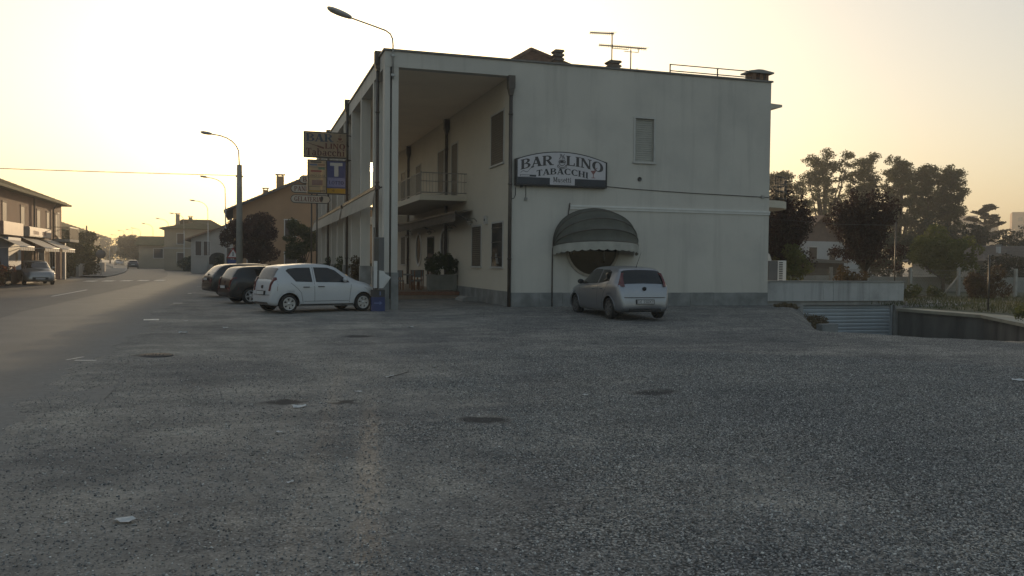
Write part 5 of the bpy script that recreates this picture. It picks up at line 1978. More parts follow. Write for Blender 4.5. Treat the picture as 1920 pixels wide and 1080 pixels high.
def hip_roof(t, x0, x1, y0, y1, ze, zr, ov, m_, axis='y', hip=True, rows=0):
    """ridge along axis; closed below"""
    x0, x1, y0, y1 = x0 - ov, x1 + ov, y0 - ov, y1 + ov
    if axis == 'y':
        w = (x1 - x0) / 2
        i_ = w * .95 if hip else 0
        r0_, r1_ = ((x0 + x1) / 2, y0 + i_, zr), ((x0 + x1) / 2, y1 - i_, zr)
        c_ = [(x0, y0, ze), (x1, y0, ze), (x1, y1, ze), (x0, y1, ze)]
        f = [(0, 1, 4), (1, 2, 5, 4), (2, 3, 5), (3, 0, 4, 5), (3, 2, 1, 0)]
    else:
        w = (y1 - y0) / 2
        i_ = w * .95 if hip else 0
        r0_, r1_ = (x0 + i_, (y0 + y1) / 2, zr), (x1 - i_, (y0 + y1) / 2, zr)
        c_ = [(x0, y0, ze), (x1, y0, ze), (x1, y1, ze), (x0, y1, ze)]
        f = [(0, 1, 5, 4), (1, 2, 5), (2, 3, 4, 5), (3, 0, 4), (3, 2, 1, 0)]
    mb = MB()
    top = c_ + [r0_, r1_]
    mb.add(top, f)
    # eave board
    k_ = .14
    lo = [(a, b_, z - k_) for a, b_, z in c_]
    mb.add(c_ + lo, [(0, 1, 5, 4), (1, 2, 6, 5), (2, 3, 7, 6), (3, 0, 4, 7), (4, 5, 6, 7)])
    o = mb.build('roof', m_, t, True)
    # courses of tiles as raised battens following the slope
    cs = MB()
    faces = [f_ for f_ in f if len(f_) in (3, 4) and f_ != (3, 2, 1, 0)]
    for f_ in faces:
        P = [Vector(top[q]) for q in f_]
        a, b_ = P[0], P[1]
        tops = P[2:]
        tl, tr = (tops[-1], tops[0])
        n_ = 14
        for k2 in range(1, n_):
            u = k2 / n_
            p0, p1 = a.lerp(tl, u), b_.lerp(tr, u)
            nn_ = (P[1] - P[0]).cross(tl - P[0]).normalized()
            dn = (a - tl).normalized() * .1
            cs.add([p0 + nn_ * .03, p1 + nn_ * .03, p1 + dn + nn_ * .045, p0 + dn + nn_ * .045], [(0, 1, 2, 3)])
            cs.add([p0 + dn + nn_ * .045, p1 + dn + nn_ * .045, p1 + dn, p0 + dn], [(0, 1, 2, 3)])
    q = cs.build('tile_course', m_, o, True)
    q['kind'] = 'stuff'
    return o


def opening(t, axis, a, w, z0, z1, d, s_, m_, leaf=False, nm='window', fr=frame_m):
    """window on a wall face: axis the face looks along, s_ its sign, a the centre along the wall"""
    def bx(u0, u1, p0, p1, w0, w1):
        lo, hi = sorted((d + s_ * p0, d + s_ * p1))
        return box(lo, hi, u0, u1, w0, w1) if axis == 'x' else box(u0, u1, lo, hi, w0, w1)
    o = bx(a - w / 2, a + w / 2, -.02, .02, z0, z1).build(nm, m_, t, True)
    mb = MB()
    for q in (bx(a - w / 2 - .09, a - w / 2, -.02, .025, z0, z1), bx(a + w / 2, a + w / 2 + .09, -.02, .025, z0, z1), bx(a - w / 2 - .12, a + w / 2 + .12, -.02, .035, z1, z1 + .1)):
        mb.add(q.v, q.f)
    mb.build('frame', fr, o, True)
    bx(a - w / 2 - .13, a + w / 2 + .13, -.02, .1, z0 - .08, z0).build('sill', fr, o, True)
    if leaf:
        for k_ in (-1, 1):
            c_ = a + k_ * (w / 2 + .09 + w * .25)
            bx(c_ - w * .25, c_ + w * .25, .052, .09, z0, z1).build('shutter', green_shut, o, True)
    return o


def small_chimney(t, x, y, z0, z1, w=.5, m_=None):
    o = box(x - w / 2, x + w / 2, y - w / 2, y + w / 2, z0, z1).build('chimney', m_ or tile_m, t, True)
    box(x - w * .65, x + w * .65, y - w * .65, y + w * .65, z1 + .12, z1 + .2).build('chimney_cap', conc_m, o, True)
    for a in (-.35, .35):
        box(x + a * w - .05, x + a * w + .05, y - w * .4, y + w * .4, z1, z1 + .118).build('cap_post', conc_m, o, True)


pink_fr = mat('pink_surround', (.2, .14, .105), .85, .1, 3)
# pink corner shop, left
L1 = thing('corner_shop', 'pink-brown two-storey shop house with striped awnings across the road', 'building', (-19, 60, -.08))
MB().box(-23.5, -14.4, 41, 77.5, -.3, 6.0).build('wall', pink_m, L1, True)
hip_roof(L1, -23.5, -14.4, 41, 77.5, 6.02, 8.05, .65, moss_tile)
for y, z0, z1, lf in [(46, 3.9, 5.1, 1), (50.5, 3.9, 5.1, 1), (55.5, 3.9, 5.1, 1), (60.3, 3.9, 5.1, 1), (64.8, 3.85, 5.1, 0), (69.4, 3.85, 5.1, 0), (72.5, 3.85, 5.1, 0), (75.6, 3.45, 5.1, 1)]:
    opening(L1, 'x', y, .95, z0, z1, -14.4, 1, green_shut, False, fr=pink_fr)
opening(L1, 'x', 76.2, .5, 3.3, 5.2, -14.4, 1, green_shut, False, 'balcony_door')
bo = MB().box(-14.38, -13.2, 74.2, 78.0, 2.95, 3.15).build('balcony', conc_m, L1, True)
rl = MB()
for i in range(22):
    rl.box(-13.26, -13.22, 74.3 + i * .168, 74.33 + i * .168, 3.15, 4.05)
rl.box(-13.27, -13.21, 74.22, 77.98, 4.05, 4.1).box(-14.38, -13.25, 74.22, 74.27, 4.05, 4.1).box(-14.38, -13.25, 77.9, 77.95, 4.05, 4.1)
rl.build('railing', iron_m, bo, True)
for y in (66.2, 70.2, 73.9):
    opening(L1, 'x', y, 1.9, -.02, 2.3, -14.4, 1, dglass, False, 'shop_window', iron_m)
opening(L1, 'x', 61.0, 1.2, .0, 2.2, -14.4, 1, dglass, False, 'shop_door', iron_m)
MB().tube([(-14.3, 67.7, 0), (-14.3, 67.7, 5.95)], .06, 7).build('downpipe', pipe_m, L1, True)
MB().tube([(-14.3, 73.9, 0), (-14.3, 73.9, 5.4), (-14.0, 74.0, 5.95)], .06, 7).build('downpipe', pipe_m, L1, True)
box(-14.3, -14.1, 77.2, 77.6, -.1, 3.0).build('corner_post', white_m, L1, True)
small_chimney(L1, -16.2, 60.0, 6.6, 7.6, .6)
sb = thing('shop_fascia_sign', 'pale fascia box with worn lettering above the shop awnings', 'sign', (-14.2, 68.2, 3.1))
box(-14.4, -14.0, 64.8, 71.6, 3.12, 3.78).build('case', mat('fascia_frame', (.3, .28, .25), .6), sb, True)
box(-14.0, -13.985, 64.9, 71.5, 3.17, 3.73).build('face', mat('fascia_face', (.42, .34, .3), .6, .12, 1.2), sb, True)
g_ = random.Random(5)
for i in range(7):
    y = 66.0 + i * .42 + (1.0 if i > 3 else 0)
    box(-13.985, -13.975, y, y + .3, 3.28, 3.6 - .1 * g_.random()).build('worn_letter', mat('worn_ink', (.25, .13, .11), .7), sb, True)
sb2 = thing('shop_side_sign', 'tall blue and white shop panel at the left edge', 'sign', (-13.9, 59.5, 0))
box(-14.3, -13.7, 58.2, 61.2, .9, 2.9).build('panel', mat('panel_sky', (.2, .25, .33), .6, .2, 1), sb2, True)
box(-14.35, -13.8, 57.6, 62.3, 3.05, 3.85).build('header', mat('panel_rose', (.32, .2, .17), .6, .2, 1), sb2, True)
MB().lathe([(.001, 0), (.32, 0)], (-13.69, 60.1, 1.7), 'x', 18).build('emblem', ink_dark, sb2, True)


def stripe_awning(y0, y1, label):
    t = thing('shop_awning', label, 'awning', (-13.8, (y0 + y1) / 2, 2.3), 0, 'striped awnings of the corner shop')
    n_ = 12
    me_ = []
    for k_ in range(n_):
        a, b_ = y0 + (y1 - y0) * k_ / n_, y0 + (y1 - y0) * (k_ + 1) / n_
        mb = MB()
        mb.add([(-14.38, a, 3.05), (-14.38, b_, 3.05), (-12.9, b_, 2.35), (-12.9, a, 2.35), (-12.88, a, 2.1), (-12.88, b_, 2.1)], [(0, 1, 2, 3), (3, 2, 5, 4)])
        mb.build('canvas_strip', mat('awning_white', (.45, .43, .4), .8) if k_ % 2 else mat('awning_stripe', (.32, .27, .2), .8), t, True)
    MB().tube([(-12.9, y0, 2.34), (-12.9, y1, 2.34)], .03, 6).build('front_bar', white_m, t, True)
    for y in (y0 + .05, y1 - .05):
        MB().tube([(-14.36, y, 2.2), (-12.92, y, 2.33)], .02, 5).build('arm', white_m, t, True)


stripe_awning(64.0, 68.6, 'striped shop awning left of its twin, below the fascia sign')
stripe_awning(69.6, 74.4, 'striped shop awning right of its twin, beside the balcony')
stripe_awning(57.4, 61.0, 'small pale shop awning at the left edge, beside the blue panel')

# second house on the left, with its garden
L2 = thing('garden_house', 'dark low house with mossy roof behind the hedge across the road', 'building', (-23, 112, -.08))
MB().box(-28, -18.6, 100, 124, -.2, 4.6).build('wall', cream_m, L2, True)
hip_roof(L2, -28, -18.6, 100, 124, 4.62, 6.6, .7, moss_tile)
small_chimney(L2, -21.6, 104, 5.9, 7.2, .6)
small_chimney(L2, -20.6, 108, 5.4, 6.4, .5)
opening(L2, 'x', 106, 1.1, 1.0, 2.6, -18.6, 1, green_shut)
opening(L2, 'x', 115, 1.1, 1.0, 2.6, -18.6, 1, green_shut)
opening(L2, 'y', -22, 1.1, 1.0, 2.6, 100, -1, green_shut)
LG = leaf_mat('hedge_leaf', (.022, .032, .01), (.05, .058, .02), 1.5)
bark = mat('bark', (.06, .048, .036), .95, .3, 6, .6, 20)


def bush(name, label, loc, r, n, size, lm, seed, group=None, cat='shrub', cr=.4, k=14):
    t = thing(name, label, cat, loc, 0, group)
    bl = clumps(k, (0, 0, r[2]), r, cr, seed, .1)
    leaf_part('foliage', t, bl, n, size, lm, seed=seed)
    mb = MB()
    g_ = random.Random(seed)
    for q in g_.sample(bl, min(6, len(bl))):
        mb.tube([(g_.uniform(-.1, .1), g_.uniform(-.1, .1), -.05), (q[0] * .5, q[1] * .5, q[2] * .6), q[:3]], [.03, .02, .006], 5)
    mb.build('stem', bark, t)
    return t


bush('hedge', 'dark clipped hedge beside the corner shop garden', (-16.4, 84, 0), (1.4, 3.6, 1.15), 4500, .12, LG, 41, cat='hedge', cr=.7, k=26)
bush('hedge', 'dark overgrown hedge in front of the low mossy-roofed house', (-15.9, 95, 0), (1.3, 5.5, 1.5), 5500, .13, LG, 42, cat='hedge', cr=.8, k=30)
bush('cypress', 'slim dark cypress between the shop and the low house', (-16.6, 87.5, 0), (.7, .7, 1.9), 3500, .1, LG, 43, cat='tree', cr=.45, k=22)
tree('garden_tree', 'broad dark garden tree in front of the low house across the road', (-17.2, 98.5, 0), clumps(26, (0, 0, 3.1), (1.9, 2.2, 1.3), .7, 44), 5000, .13, LG, .14, 1.6, bark, 44)
bush('flower_bed', 'red-flowered hedge at the left edge beside the silver saloon', (-14.2, 56.8, 0), (.9, 2.6, .75), 3600, .07, leaf_mat('flower_leaf', (.05, .06, .02), (.2, .05, .03), 2.5), 45, cat='hedge', cr=.45, k=18)
gw = thing('garden_wall', 'low garden wall along the left pavement before the bend', 'wall', (-16.5, 110, 0))
mb = MB()
for a, b_ in zip(range(88, 124, 6), range(94, 130, 6)):
    x0_, x1_ = cl_smooth(a) - 7.4, cl_smooth(b_) - 7.4
    MB().add([(x0_, a, -.1), (x1_, b_ - .04, -.1), (x1_, b_ - .04, 1.15), (x0_, a, 1.15), (x0_ - .25, a, -.1), (x1_ - .25, b_ - .04, -.1), (x1_ - .25, b_ - .04, 1.15), (x0_ - .25, a, 1.15)], [(0, 1, 2, 3), (7, 6, 5, 4), (3, 2, 6, 7), (0, 3, 7, 4), (1, 5, 6, 2)]).build('wall_panel', conc_m, gw, True)
rs = thing('round_road_sign', 'round road sign seen from behind near the bend', 'sign', (-13.7, 92.5, .04))
MB().tube([(0, 0, 0), (0, 0, 2.4)], .035, 7).build('post', gal, rs)
MB().lathe([(.001, 0), (.44, 0), (.45, .02), (.44, .04), (.001, .04)], (0, -.06, 2.05), 'y', 22).build('disc', mat('sign_back', (.1, .1, .1), .6), rs)
tp = thing('wooden_pole', 'thin wooden utility pole behind the low house', 'pole', (-17.0, 105, 0))
MB().tube([(0, 0, 0), (0, 0, 5.3)], [.1, .07], 8).build('post', bark, tp)
MB().tube([(0, 0, 5.0), (-8, 2, 4.6)], .015, 4).build('cable', iron_m, tp)
MB().tube([(0, 0, 5.1), (1.6, -1, .2)], .012, 4).build('stay', iron_m, tp)

# houses on the right of the street
N1 = thing('neighbour_house', 'big tan house with dark tiled gable behind the purple tree', 'building', (5.5, 92, -.08))
MB().box(-1.2, 12.2, 84, 100, -.2, 6.4).build('wall', tan_m, N1, True)
MB().prism([(-1.2, 6.401), (12.2, 6.401), (5.5, 9.5)], 'y', 84, 84.3).build('gable', tan_m, N1, True)
rf = MB()
for sgn, xe in ((-1, -2.0), (1, 13.0)):
    rf.add([(5.5, 83.2, 9.72), (5.5, 101, 9.72), (xe, 101, 6.28), (xe, 83.2, 6.28), (5.5, 83.2, 9.5), (5.5, 101, 9.5), (xe, 101, 6.06), (xe, 83.2, 6.06)], [(0, 1, 2, 3), (7, 6, 5, 4), (0, 3, 7, 4), (2, 1, 5, 6), (3, 2, 6, 7)])
ro = rf.build('roof', slate_tile, N1, True)
cs = MB()
for k_ in range(1, 22):
    u = k_ / 22
    for xe in (-2.0, 13.0):
        xx, zz = 5.5 + (xe - 5.5) * u, 9.72 + (6.28 - 9.72) * u
        cs.box(min(xx, xx + .06), max(xx, xx + .06), 83.2, 101, zz, zz + .05)
cs.build('tile_course', slate_tile, ro, True)['kind'] = 'stuff'
small_chimney(N1, 3.1, 85.5, 8.3, 9.75, .7, tan_m)
small_chimney(N1, 1.8, 88, 7.6, 8.6, .5, tan_m)
for x in (.6, 4.0):
    opening(N1, 'y', x, 1.0, 4.0, 5.5, 84, -1, green_shut)
    opening(N1, 'y', x, 1.0, .9, 2.4, 84, -1, green_shut)

N2 = thing('white_gable_house', 'small white house with sloping roof beyond the street trees', 'building', (0, 120, 0))
MB().prism([(-6.8, -.1), (8, -.1), (8, 4.5), (.6, 7.2), (-6.8, 4.5)], 'y', 117, 128).build('wall', pale_m, N2, True)
rf = MB()
for xe, ze in ((-7.5, 4.3), (8.7, 4.3)):
    rf.add([(.6, 116.3, 7.45), (.6, 128.5, 7.45), (xe, 128.5, ze), (xe, 116.3, ze), (.6, 116.3, 7.25), (.6, 128.5, 7.25), (xe, 128.5, ze - .2), (xe, 116.3, ze - .2)], [(0, 1, 2, 3), (7, 6, 5, 4), (0, 3, 7, 4), (3, 2, 6, 7)])
rf.build('roof', tile_m, N2, True)
opening(N2, 'y', -5.9, .7, 2.2, 4.0, 117, -1, green_shut)
opening(N2, 'y', -4.9, .7, 2.2, 4.0, 117, -1, green_shut)
ar = MB().prism([(-4.6, 0), (-2.4, 0), (-2.4, 1.8)] + [(-3.5 + 1.1 * math.cos(R(a)), 1.8 + .8 * math.sin(R(a))) for a in range(15, 180, 15)] + [(-4.6, 1.8)], 'y', 116.96, 117.02).build('arched_doorway', dglass, N2, True)
opening(N2, 'y', -1.4, .9, 1.6, 3.2, 117, -1, green_shut, True)
small_chimney(N2, -2.0, 121, 6.2, 7.6, .4, pale_m)

N3 = thing('cream_house', 'cream two-storey house with hipped mossy roof along the street', 'building', (-8, 150, 0))
MB().box(-12.3, -3.6, 144, 158, -.1, 6.55).build('wall', cream_m, N3, True)
hip_roof(N3, -12.3, -3.6, 144, 158, 6.57, 8.3, .7, moss_tile, 'x')
for x in (-9.9, -6.2):
    opening(N3, 'y', x, 1.0, 4.1, 5.7, 144, -1, green_shut, False)
    opening(N3, 'y', x, 1.0, 1.1, 2.7, 144, -1, green_shut, False)
for y in (147, 151.5, 155.5):
    opening(N3, 'x', y, 1.0, 4.1, 5.7, -12.3, -1, green_shut)
    opening(N3, 'x', y, 1.0, 1.1, 2.7, -12.3, -1, green_shut)
box(-12.32, -3.58, 143.97, 144.02, 3.35, 3.5).build('string_course', pale_m, N3, True)
small_chimney(N3, -10.6, 148, 7.2, 8.9, .6, cream_m)
small_chimney(N3, -8.9, 152, 7.8, 8.7, .6, cream_m)

N4 = thing('low_house', 'low tan house with shallow roof at the far bend', 'building', (-16, 178, 0))
MB().box(-19.2, -11, 173, 186, -.1, 4.3).build('wall', cream_m, N4, True)
hip_roof(N4, -19.2, -11, 173, 186, 4.32, 6.1, .7, moss_tile, 'x', False)
opening(N4, 'y', -15.8, 1.6, 1.9, 3.6, 173, -1, green_shut)
opening(N4, 'y', -13.4, 1.2, 1.9, 3.6, 173, -1, green_shut)
small_chimney(N4, -14.8, 178, 5.8, 6.9, .6, cream_m)
for nm, lbl, pts in [('street_wall', 'pale low garden wall in front of the white gabled house', [(-6.2, 108), (-7.6, 116), (-9.2, 125)]), ('street_wall', 'low garden wall in front of the cream house', [(-9.5, 128), (-12.0, 140), (-14.2, 152)]), ('street_wall', 'far garden wall leading to the bend', [(-14.6, 154), (-19.5, 190), (-25, 222)])]:
    t = thing(nm, lbl, 'wall', (pts[1][0], pts[1][1], 0))
    for (xa, ya), (xb, yb) in zip(pts, pts[1:]):
        n_ = 4
        for k_ in range(n_):
            a = (xa + (xb - xa) * k_ / n_ + 3.0, ya + (yb - ya) * k_ / n_)
            b_ = (xa + (xb - xa) * (k_ + .97) / n_ + 3.0, ya + (yb - ya) * (k_ + .97) / n_)
            MB().prism([(a[0], a[1]), (b_[0], b_[1]), (b_[0] + .25, b_[1]), (a[0] + .25, a[1])], 'z', -.1, 1.0 + .06 * (k_ % 2)).build('wall_panel', pale_m if k_ % 3 else conc_m, t, True)

# trees of the street
PL = leaf_mat('plum_leaf', (.035, .014, .012), (.075, .028, .018), 1.2)
GT = leaf_mat('street_leaf', (.04, .05, .014), (.085, .085, .025), 1.2)
FAR = leaf_mat('far_leaf', (.05, .05, .02), (.09, .08, .03), .5)
tree('purple_tree', 'round purple-leaved tree before the tan neighbour house', (.5, 70, -.08), clumps(46, (0, 0, 3.5), (2.1, 2.1, 1.9), .62, 51), 16000, .085, PL, .16, 1.3, bark, 51)
tree('green_tree', 'light green tree between the purple tree and the portico', (4.0, 67.5, -.08), clumps(34, (0, 0, 3.1), (1.05, 1.2, 2.1), .45, 52), 9000, .08, GT, .11, 1.0, bark, 52)
bush('street_shrub', 'reddish shrub at the foot of the purple tree', (2.1, 66, -.08), (1.0, 1.0, .75), 2600, .07, leaf_mat('rust_leaf', (.05, .03, .015), (.09, .05, .03), 2), 53, cr=.4)
bush('street_hedge', 'dark rounded hedge before the white gabled house', (-2.6, 108, 0), (1.1, 2.2, 1.0), 2600, .12, LG, 54, cat='hedge', cr=.6)
bush('street_hedge', 'dark hedge between the cream house and the pavement', (-8.2, 134, 0), (1.0, 3.5, 1.1), 2600, .14, LG, 55, cat='hedge', cr=.7)
fl = ['first', 'second', 'third', 'fourth', 'fifth', 'sixth', 'seventh', 'eighth', 'ninth', 'tenth', 'eleventh']
for i, (x, y, h, r) in enumerate([(-24, 208, 7.5, 3.0), (-27, 232, 6.5, 3.2), (-31, 262, 8.0, 4.0), (-40, 330, 9.5, 5), (-48, 345, 10, 5.5), (-57, 350, 10, 5.5), (-66, 345, 9.5, 5.5), (-36, 300, 8.5, 4.2), (-76, 340, 10, 6), (-44, 250, 6.5, 3.4), (-37, 205, 5.5, 2.8)]):
    tree('distant_tree', 'hazy tree at the end of the street, %s from the low house' % fl[i], (x, y, -.1), clumps(16, (0, 0, h * .6), (r, r, h * .4), r * .42, 60 + i), 2600, .34, FAR, .25, h * .25, bark, 60 + i, 'hazy trees at the end of the street', limbs=5)

# street lamps
poleconc = mat('pole_concrete', (.24, .23, .2), .85, .15, 2, .2, 20)


def street_lamp(x, y, label, arm=1.85, conc=False, flat=False):
    t = thing('street_lamp', label, 'street lamp', (x, y, -.1), 0, 'street lamps along the road')
    if conc:
        MB().tube([(0, 0, 0), (0, 0, 7.1)], [.2, .145], 12).build('pole', poleconc, t)
        MB().box(-.2, .2, -.06, .06, 6.42, 6.5).build('crossarm', iron_m, t)
        zb_ = 7.0
    else:
        MB().tube([(0, 0, 0), (0, 0, 1.2), (0, 0, 6.2)], [.09, .075, .05], 8).build('pole', gal, t)
        zb_ = 6.1
    if flat:
        pts = [(0, 0, zb_), (0, 0, 8.75), (-.15, 0, 8.83), (-arm * .5, 0, 8.85)]
    else:
        pts = [(0, 0, zb_), (-.03, 0, 7.5)] + [(-arm * .78 * (1 - math.cos(R(a))), 0, 7.5 + 1.22 * math.sin(R(a)) ** .85) for a in (15, 30, 45, 60, 75)] + [(-arm * .85, 0, 8.75)]
    MB().tube(pts, .036, 7).build('arm', gal, t)
    mb = MB()
    lamp_head(mb, (pts[-1][0] + .03, 0, pts[-1][2]), (-1, 0, .14), .62, .15, .1)
    mb.build('lamp_head', gal, t)
    return t


street_lamp(-.38, 50.6, 'nearest street lamp, on a thick concrete pole behind the black estate', 1.75, True)
for i, (x, y, lbl, fl_) in enumerate([(-1.71, 77.2, 'second street lamp along the road, before the purple tree', 0), (-4.39, 108.5, 'third street lamp along the road, by the white gabled house', 0), (-9.15, 140.3, 'fourth street lamp, rising beside the cream house roof', 0), (-12.9, 159.3, 'fifth street lamp, left of the cream house', 0), (-17.76, 183.9, 'sixth street lamp, left of the low house', 0), (-23.05, 211.7, 'seventh street lamp, over the far trees', 0), (-26.57, 226.4, 'eighth street lamp, behind the dark pole', 1), (-29.65, 235.8, 'ninth street lamp, with a straight arm', 1), (-37.1, 278, 'tenth street lamp, small above the hazy trees', 1), (-46.0, 329, 'farthest street lamp at the end of the road', 1)]):
    street_lamp(x, y, lbl, 1.75, False, bool(fl_))
up = thing('utility_pole', 'thick dark utility pole at the bend of the road', 'pole', (-25.0, 214, -.1))
MB().tube([(0, 0, 0), (0, 0, 6.3)], [.34, .3], 9).build('post', poleconc, up)
MB().box(-.5, .5, -.05, .05, 5.9, 6.0).build('crossarm', iron_m, up)
pc = thing('power_cable', 'overhead cable running left from the concrete lamp pole', 'cable', (-.5, 50.6, 6.4))
MB().tube([(0, 0, 0)] + [(-26 * t_, .6 * t_ * 2, -.1 * math.sin(math.pi * t_) + .1 * t_) for t_ in [i / 20 for i in range(1, 21)]], .02, 5).build('wire', mat('cable_black', (.008, .008, .008), 1.0, spec=0.0), pc)
ts = thing('warning_sign', 'triangular warning sign with a blue plate on a post behind the parked cars', 'sign', (-.82, 57.8, -.08))
MB().tube([(0, 0, 0), (0, 0, 2.6)], .03, 7).build('post', gal, ts)
MB().prism([(-.4, 1.85), (.4, 1.85), (0, 2.55)], 'y', -.06, -.035).build('triangle', mat('sign_red_border', (.3, .03, .03), .5), ts)
MB().prism([(-.29, 1.92), (.29, 1.92), (0, 2.42)], 'y', -.066, -.061).build('triangle_face', white_m, ts)
MB().box(-.03, .03, -.069, -.0665, 1.98, 2.25).build('triangle_mark', ink_dark, ts)
MB().box(-.35, .35, -.06, -.035, 1.2, 1.75).build('plate', mat('sign_blue', (.03, .06, .2), .5), ts)

# ------------------------------------------------------------------ right side: terrace things, trees, fence, houses
ac = thing('air_conditioner', 'white air conditioner standing on the terrace beside the gable', 'air conditioner', (21.95, 32.2, .157))
MB().box(-.35, .35, -.2, .2, .78, 1.7).build('casing', mat('ac_shadow', (.12, .12, .12), .6), ac)
MB().box(.1, .52, -.22, .22, .77, 1.72).build('side_cover', white_m, ac)
for i in range(11):
    MB().box(.16, .34, -.232, -.222, .83 + i * .078, .83 + i * .078 + .04).build('louvre', trim_m, ac)
for a in (-.28, .4):
    MB().box(a - .04, a + .04, -.18, .18, 0, .768).build('leg', iron_m, ac)
vh = thing('white_vent_hood', 'white rounded vent hood behind the air conditioner', 'vent', (22.2, 33.4, .157))
MB().prism([(-.35, 0), (.35, 0), (.35, 1.75), (.25, 2.0), (.05, 2.15), (-.35, 2.15)], 'y', -.2, .2).build('hood', white_m, vh)
MB().box(-.3, .28, -.21, -.2, 1.2, 1.7).build('grille', trim_m, vh)

PLUM = leaf_mat('dark_plum_leaf', (.016, .008, .007), (.045, .014, .009), 1.1, .3)


def plum(label, loc, w, h, fork, seed):
    g_ = random.Random(seed)
    t = thing('plum_tree', label, 'tree', loc, 0, 'dark plum trees behind the terrace')
    mb = MB()
    mb.tube([(0, 0, -.1), (0, 0, fork)], [.12, .09], 8)
    bl = []
    for i in range(46):
        a = g_.uniform(0, 2 * math.pi)
        sp = g_.random() ** .6
        top = (math.cos(a) * w * sp, math.sin(a) * w * sp, h * (1 - .28 * sp ** 2) * g_.uniform(.86, 1.0))
        mb.tube([(0, 0, fork * .9), (top[0] * .55, top[1] * .55, fork + (top[2] - fork) * .45), top], [.04, .022, .006], 5)
        for u in (.3, .45, .6, .75, .88, 1.0):
            p = [top[k_] * u for k_ in range(2)] + [fork + (top[2] - fork) * (.08 + .92 * u)]
            s_ = .36 + .3 * (1 - u)
            bl.append((p[0] + g_.uniform(-.1, .1), p[1] + g_.uniform(-.1, .1), p[2], s_ * .75, s_ * .75, s_ * 1.15))
    for i in range(16):
        a = 2 * math.pi * i / 16 + g_.uniform(-.2, .2)
        r_ = w * g_.uniform(.7, 1.05)
        bl.append((math.cos(a) * r_ * .8, math.sin(a) * r_ * .8, fork + g_.uniform(.1, 1.3), .5, .5, .35))
    mb.build('trunk', bark, t)
    leaf_part('crown', t, bl, 30000, .062, PLUM, seed=seed, shell=.2)
    return t


plum('big dark plum tree in the middle behind the terrace wall', (31.9, 38.3, 0), 2.15, 6.0, 1.5, 71)
plum('dark plum tree half hidden by the gable corner', (26.3, 38.0, 0), 1.75, 5.6, 1.3, 72)

PLN = leaf_mat('plane_leaf', (.06, .068, .03), (.11, .108, .045), .8, .45)
for i, (x, y, h, w, lbl) in enumerate([(57.5, 83, 12.3, 2.6, 'tall plane tree farthest left, beside the gable edge'), (61.8, 81, 15.2, 3.4, 'tallest plane tree, behind the white house'), (65.8, 79.8, 14.2, 2.3, 'slim plane tree right of the tallest one'), (69.8, 78.3, 14.1, 2.6, 'plane tree in the middle of the row, behind the big plum tree'), (72.6, 77.4, 13.7, 2.0, 'plane tree second from the right end of the row'), (74.6, 76.4, 13.2, 1.7, 'rightmost plane tree of the row')]):
    g_ = random.Random(80 + i)
    bl = []
    lead = [(g_.uniform(-.5, .5) * w, g_.uniform(-.5, .5) * w, g_.uniform(.88, 1.0)) for _ in range(4)]
    for k_ in range(190):
        lx, ly, lh = g_.choice(lead)
        z = h * lh * (.12 + .88 * g_.random() ** .75)
        q = z / (h * lh)
        rr3 = w * (.95 - .75 * max(0, q - .35)) * g_.random() ** .55
        a = g_.uniform(0, 6.28)
        s_ = g_.uniform(.3, .75)
        bl.append((lx * q + rr3 * math.cos(a), ly * q + rr3 * math.sin(a), min(z, h - .3), s_ * 1.1, s_ * 1.1, s_ * .8))
    tree('plane_tree', lbl, (x, y, 0), bl, 21000, .11, PLN, .28, h * .25, bark, 80 + i, 'tall plane trees behind the houses', limbs=26, shell=.15)

# white house between the plums
wh = thing('villa', 'white house with brown gable seen between the two plum trees', 'building', (47, 64, 0))
wp_m = mat('villa_white', (.4, .4, .4), .9, .05, 1)
MB().box(43.2, 51, 60, 69, -.1, 3.7).build('wall', wp_m, wh, True)
MB().prism([(43.2, 3.701), (47.6, 3.701), (45.4, 5.6)], 'y', 60.0, 60.3).build('gable', mat('gable_brown', (.14, .1, .085), .9, .2, 2), wh, True)
rf = MB()
for xe in (42.7, 48.1):
    rf.add([(45.4, 59.5, 5.85), (45.4, 69, 5.85), (xe, 69, 3.6), (xe, 59.5, 3.6), (45.4, 59.5, 5.7), (45.4, 69, 5.7), (xe, 69, 3.45), (xe, 59.5, 3.45)], [(0, 1, 2, 3), (7, 6, 5, 4), (0, 3, 7, 4), (3, 2, 6, 7)])
rf.build('roof', tile_m, wh, True)
opening(wh, 'y', 44.7, .75, 2.15, 3.2, 60, -1, green_shut)
opening(wh, 'y', 46.6, .6, 2.1, 3.1, 60, -1, green_shut)

MIX = leaf_mat('garden_leaf', (.07, .09, .022), (.13, .14, .04), 1.3, .5)
DRK = leaf_mat('conifer_leaf', (.014, .018, .01), (.03, .034, .018), .9, .15)
tree('garden_shrub_tree', 'spreading light green tree behind the wire fence', (43.6, 45, 0), clumps(44, (0, 0, 2.4), (2.1, 2.1, 1.6), .62, 90), 13000, .085, MIX, .12, .9, bark, 90)
for i, (x, y, h, w, lbl) in enumerate([(70, 73, 6.6, 3.0, 'dark evergreen right of the plane trees'), (74.5, 71.5, 6.0, 3.0, 'dark evergreen below the cedar'), (79, 70, 6.2, 3.2, 'dark evergreen behind the low house, near the right edge'), (83.5, 68.5, 6.0, 3.0, 'dark evergreen at the right edge')]):
    tree('evergreen_tree', lbl, (x, y, 0), clumps(30, (0, 0, h * .52), (w, w, h * .46), 1.0, 95 + i), 5500, .16, DRK, .22, 1.0, bark, 95 + i, 'dark evergreens behind the garden')
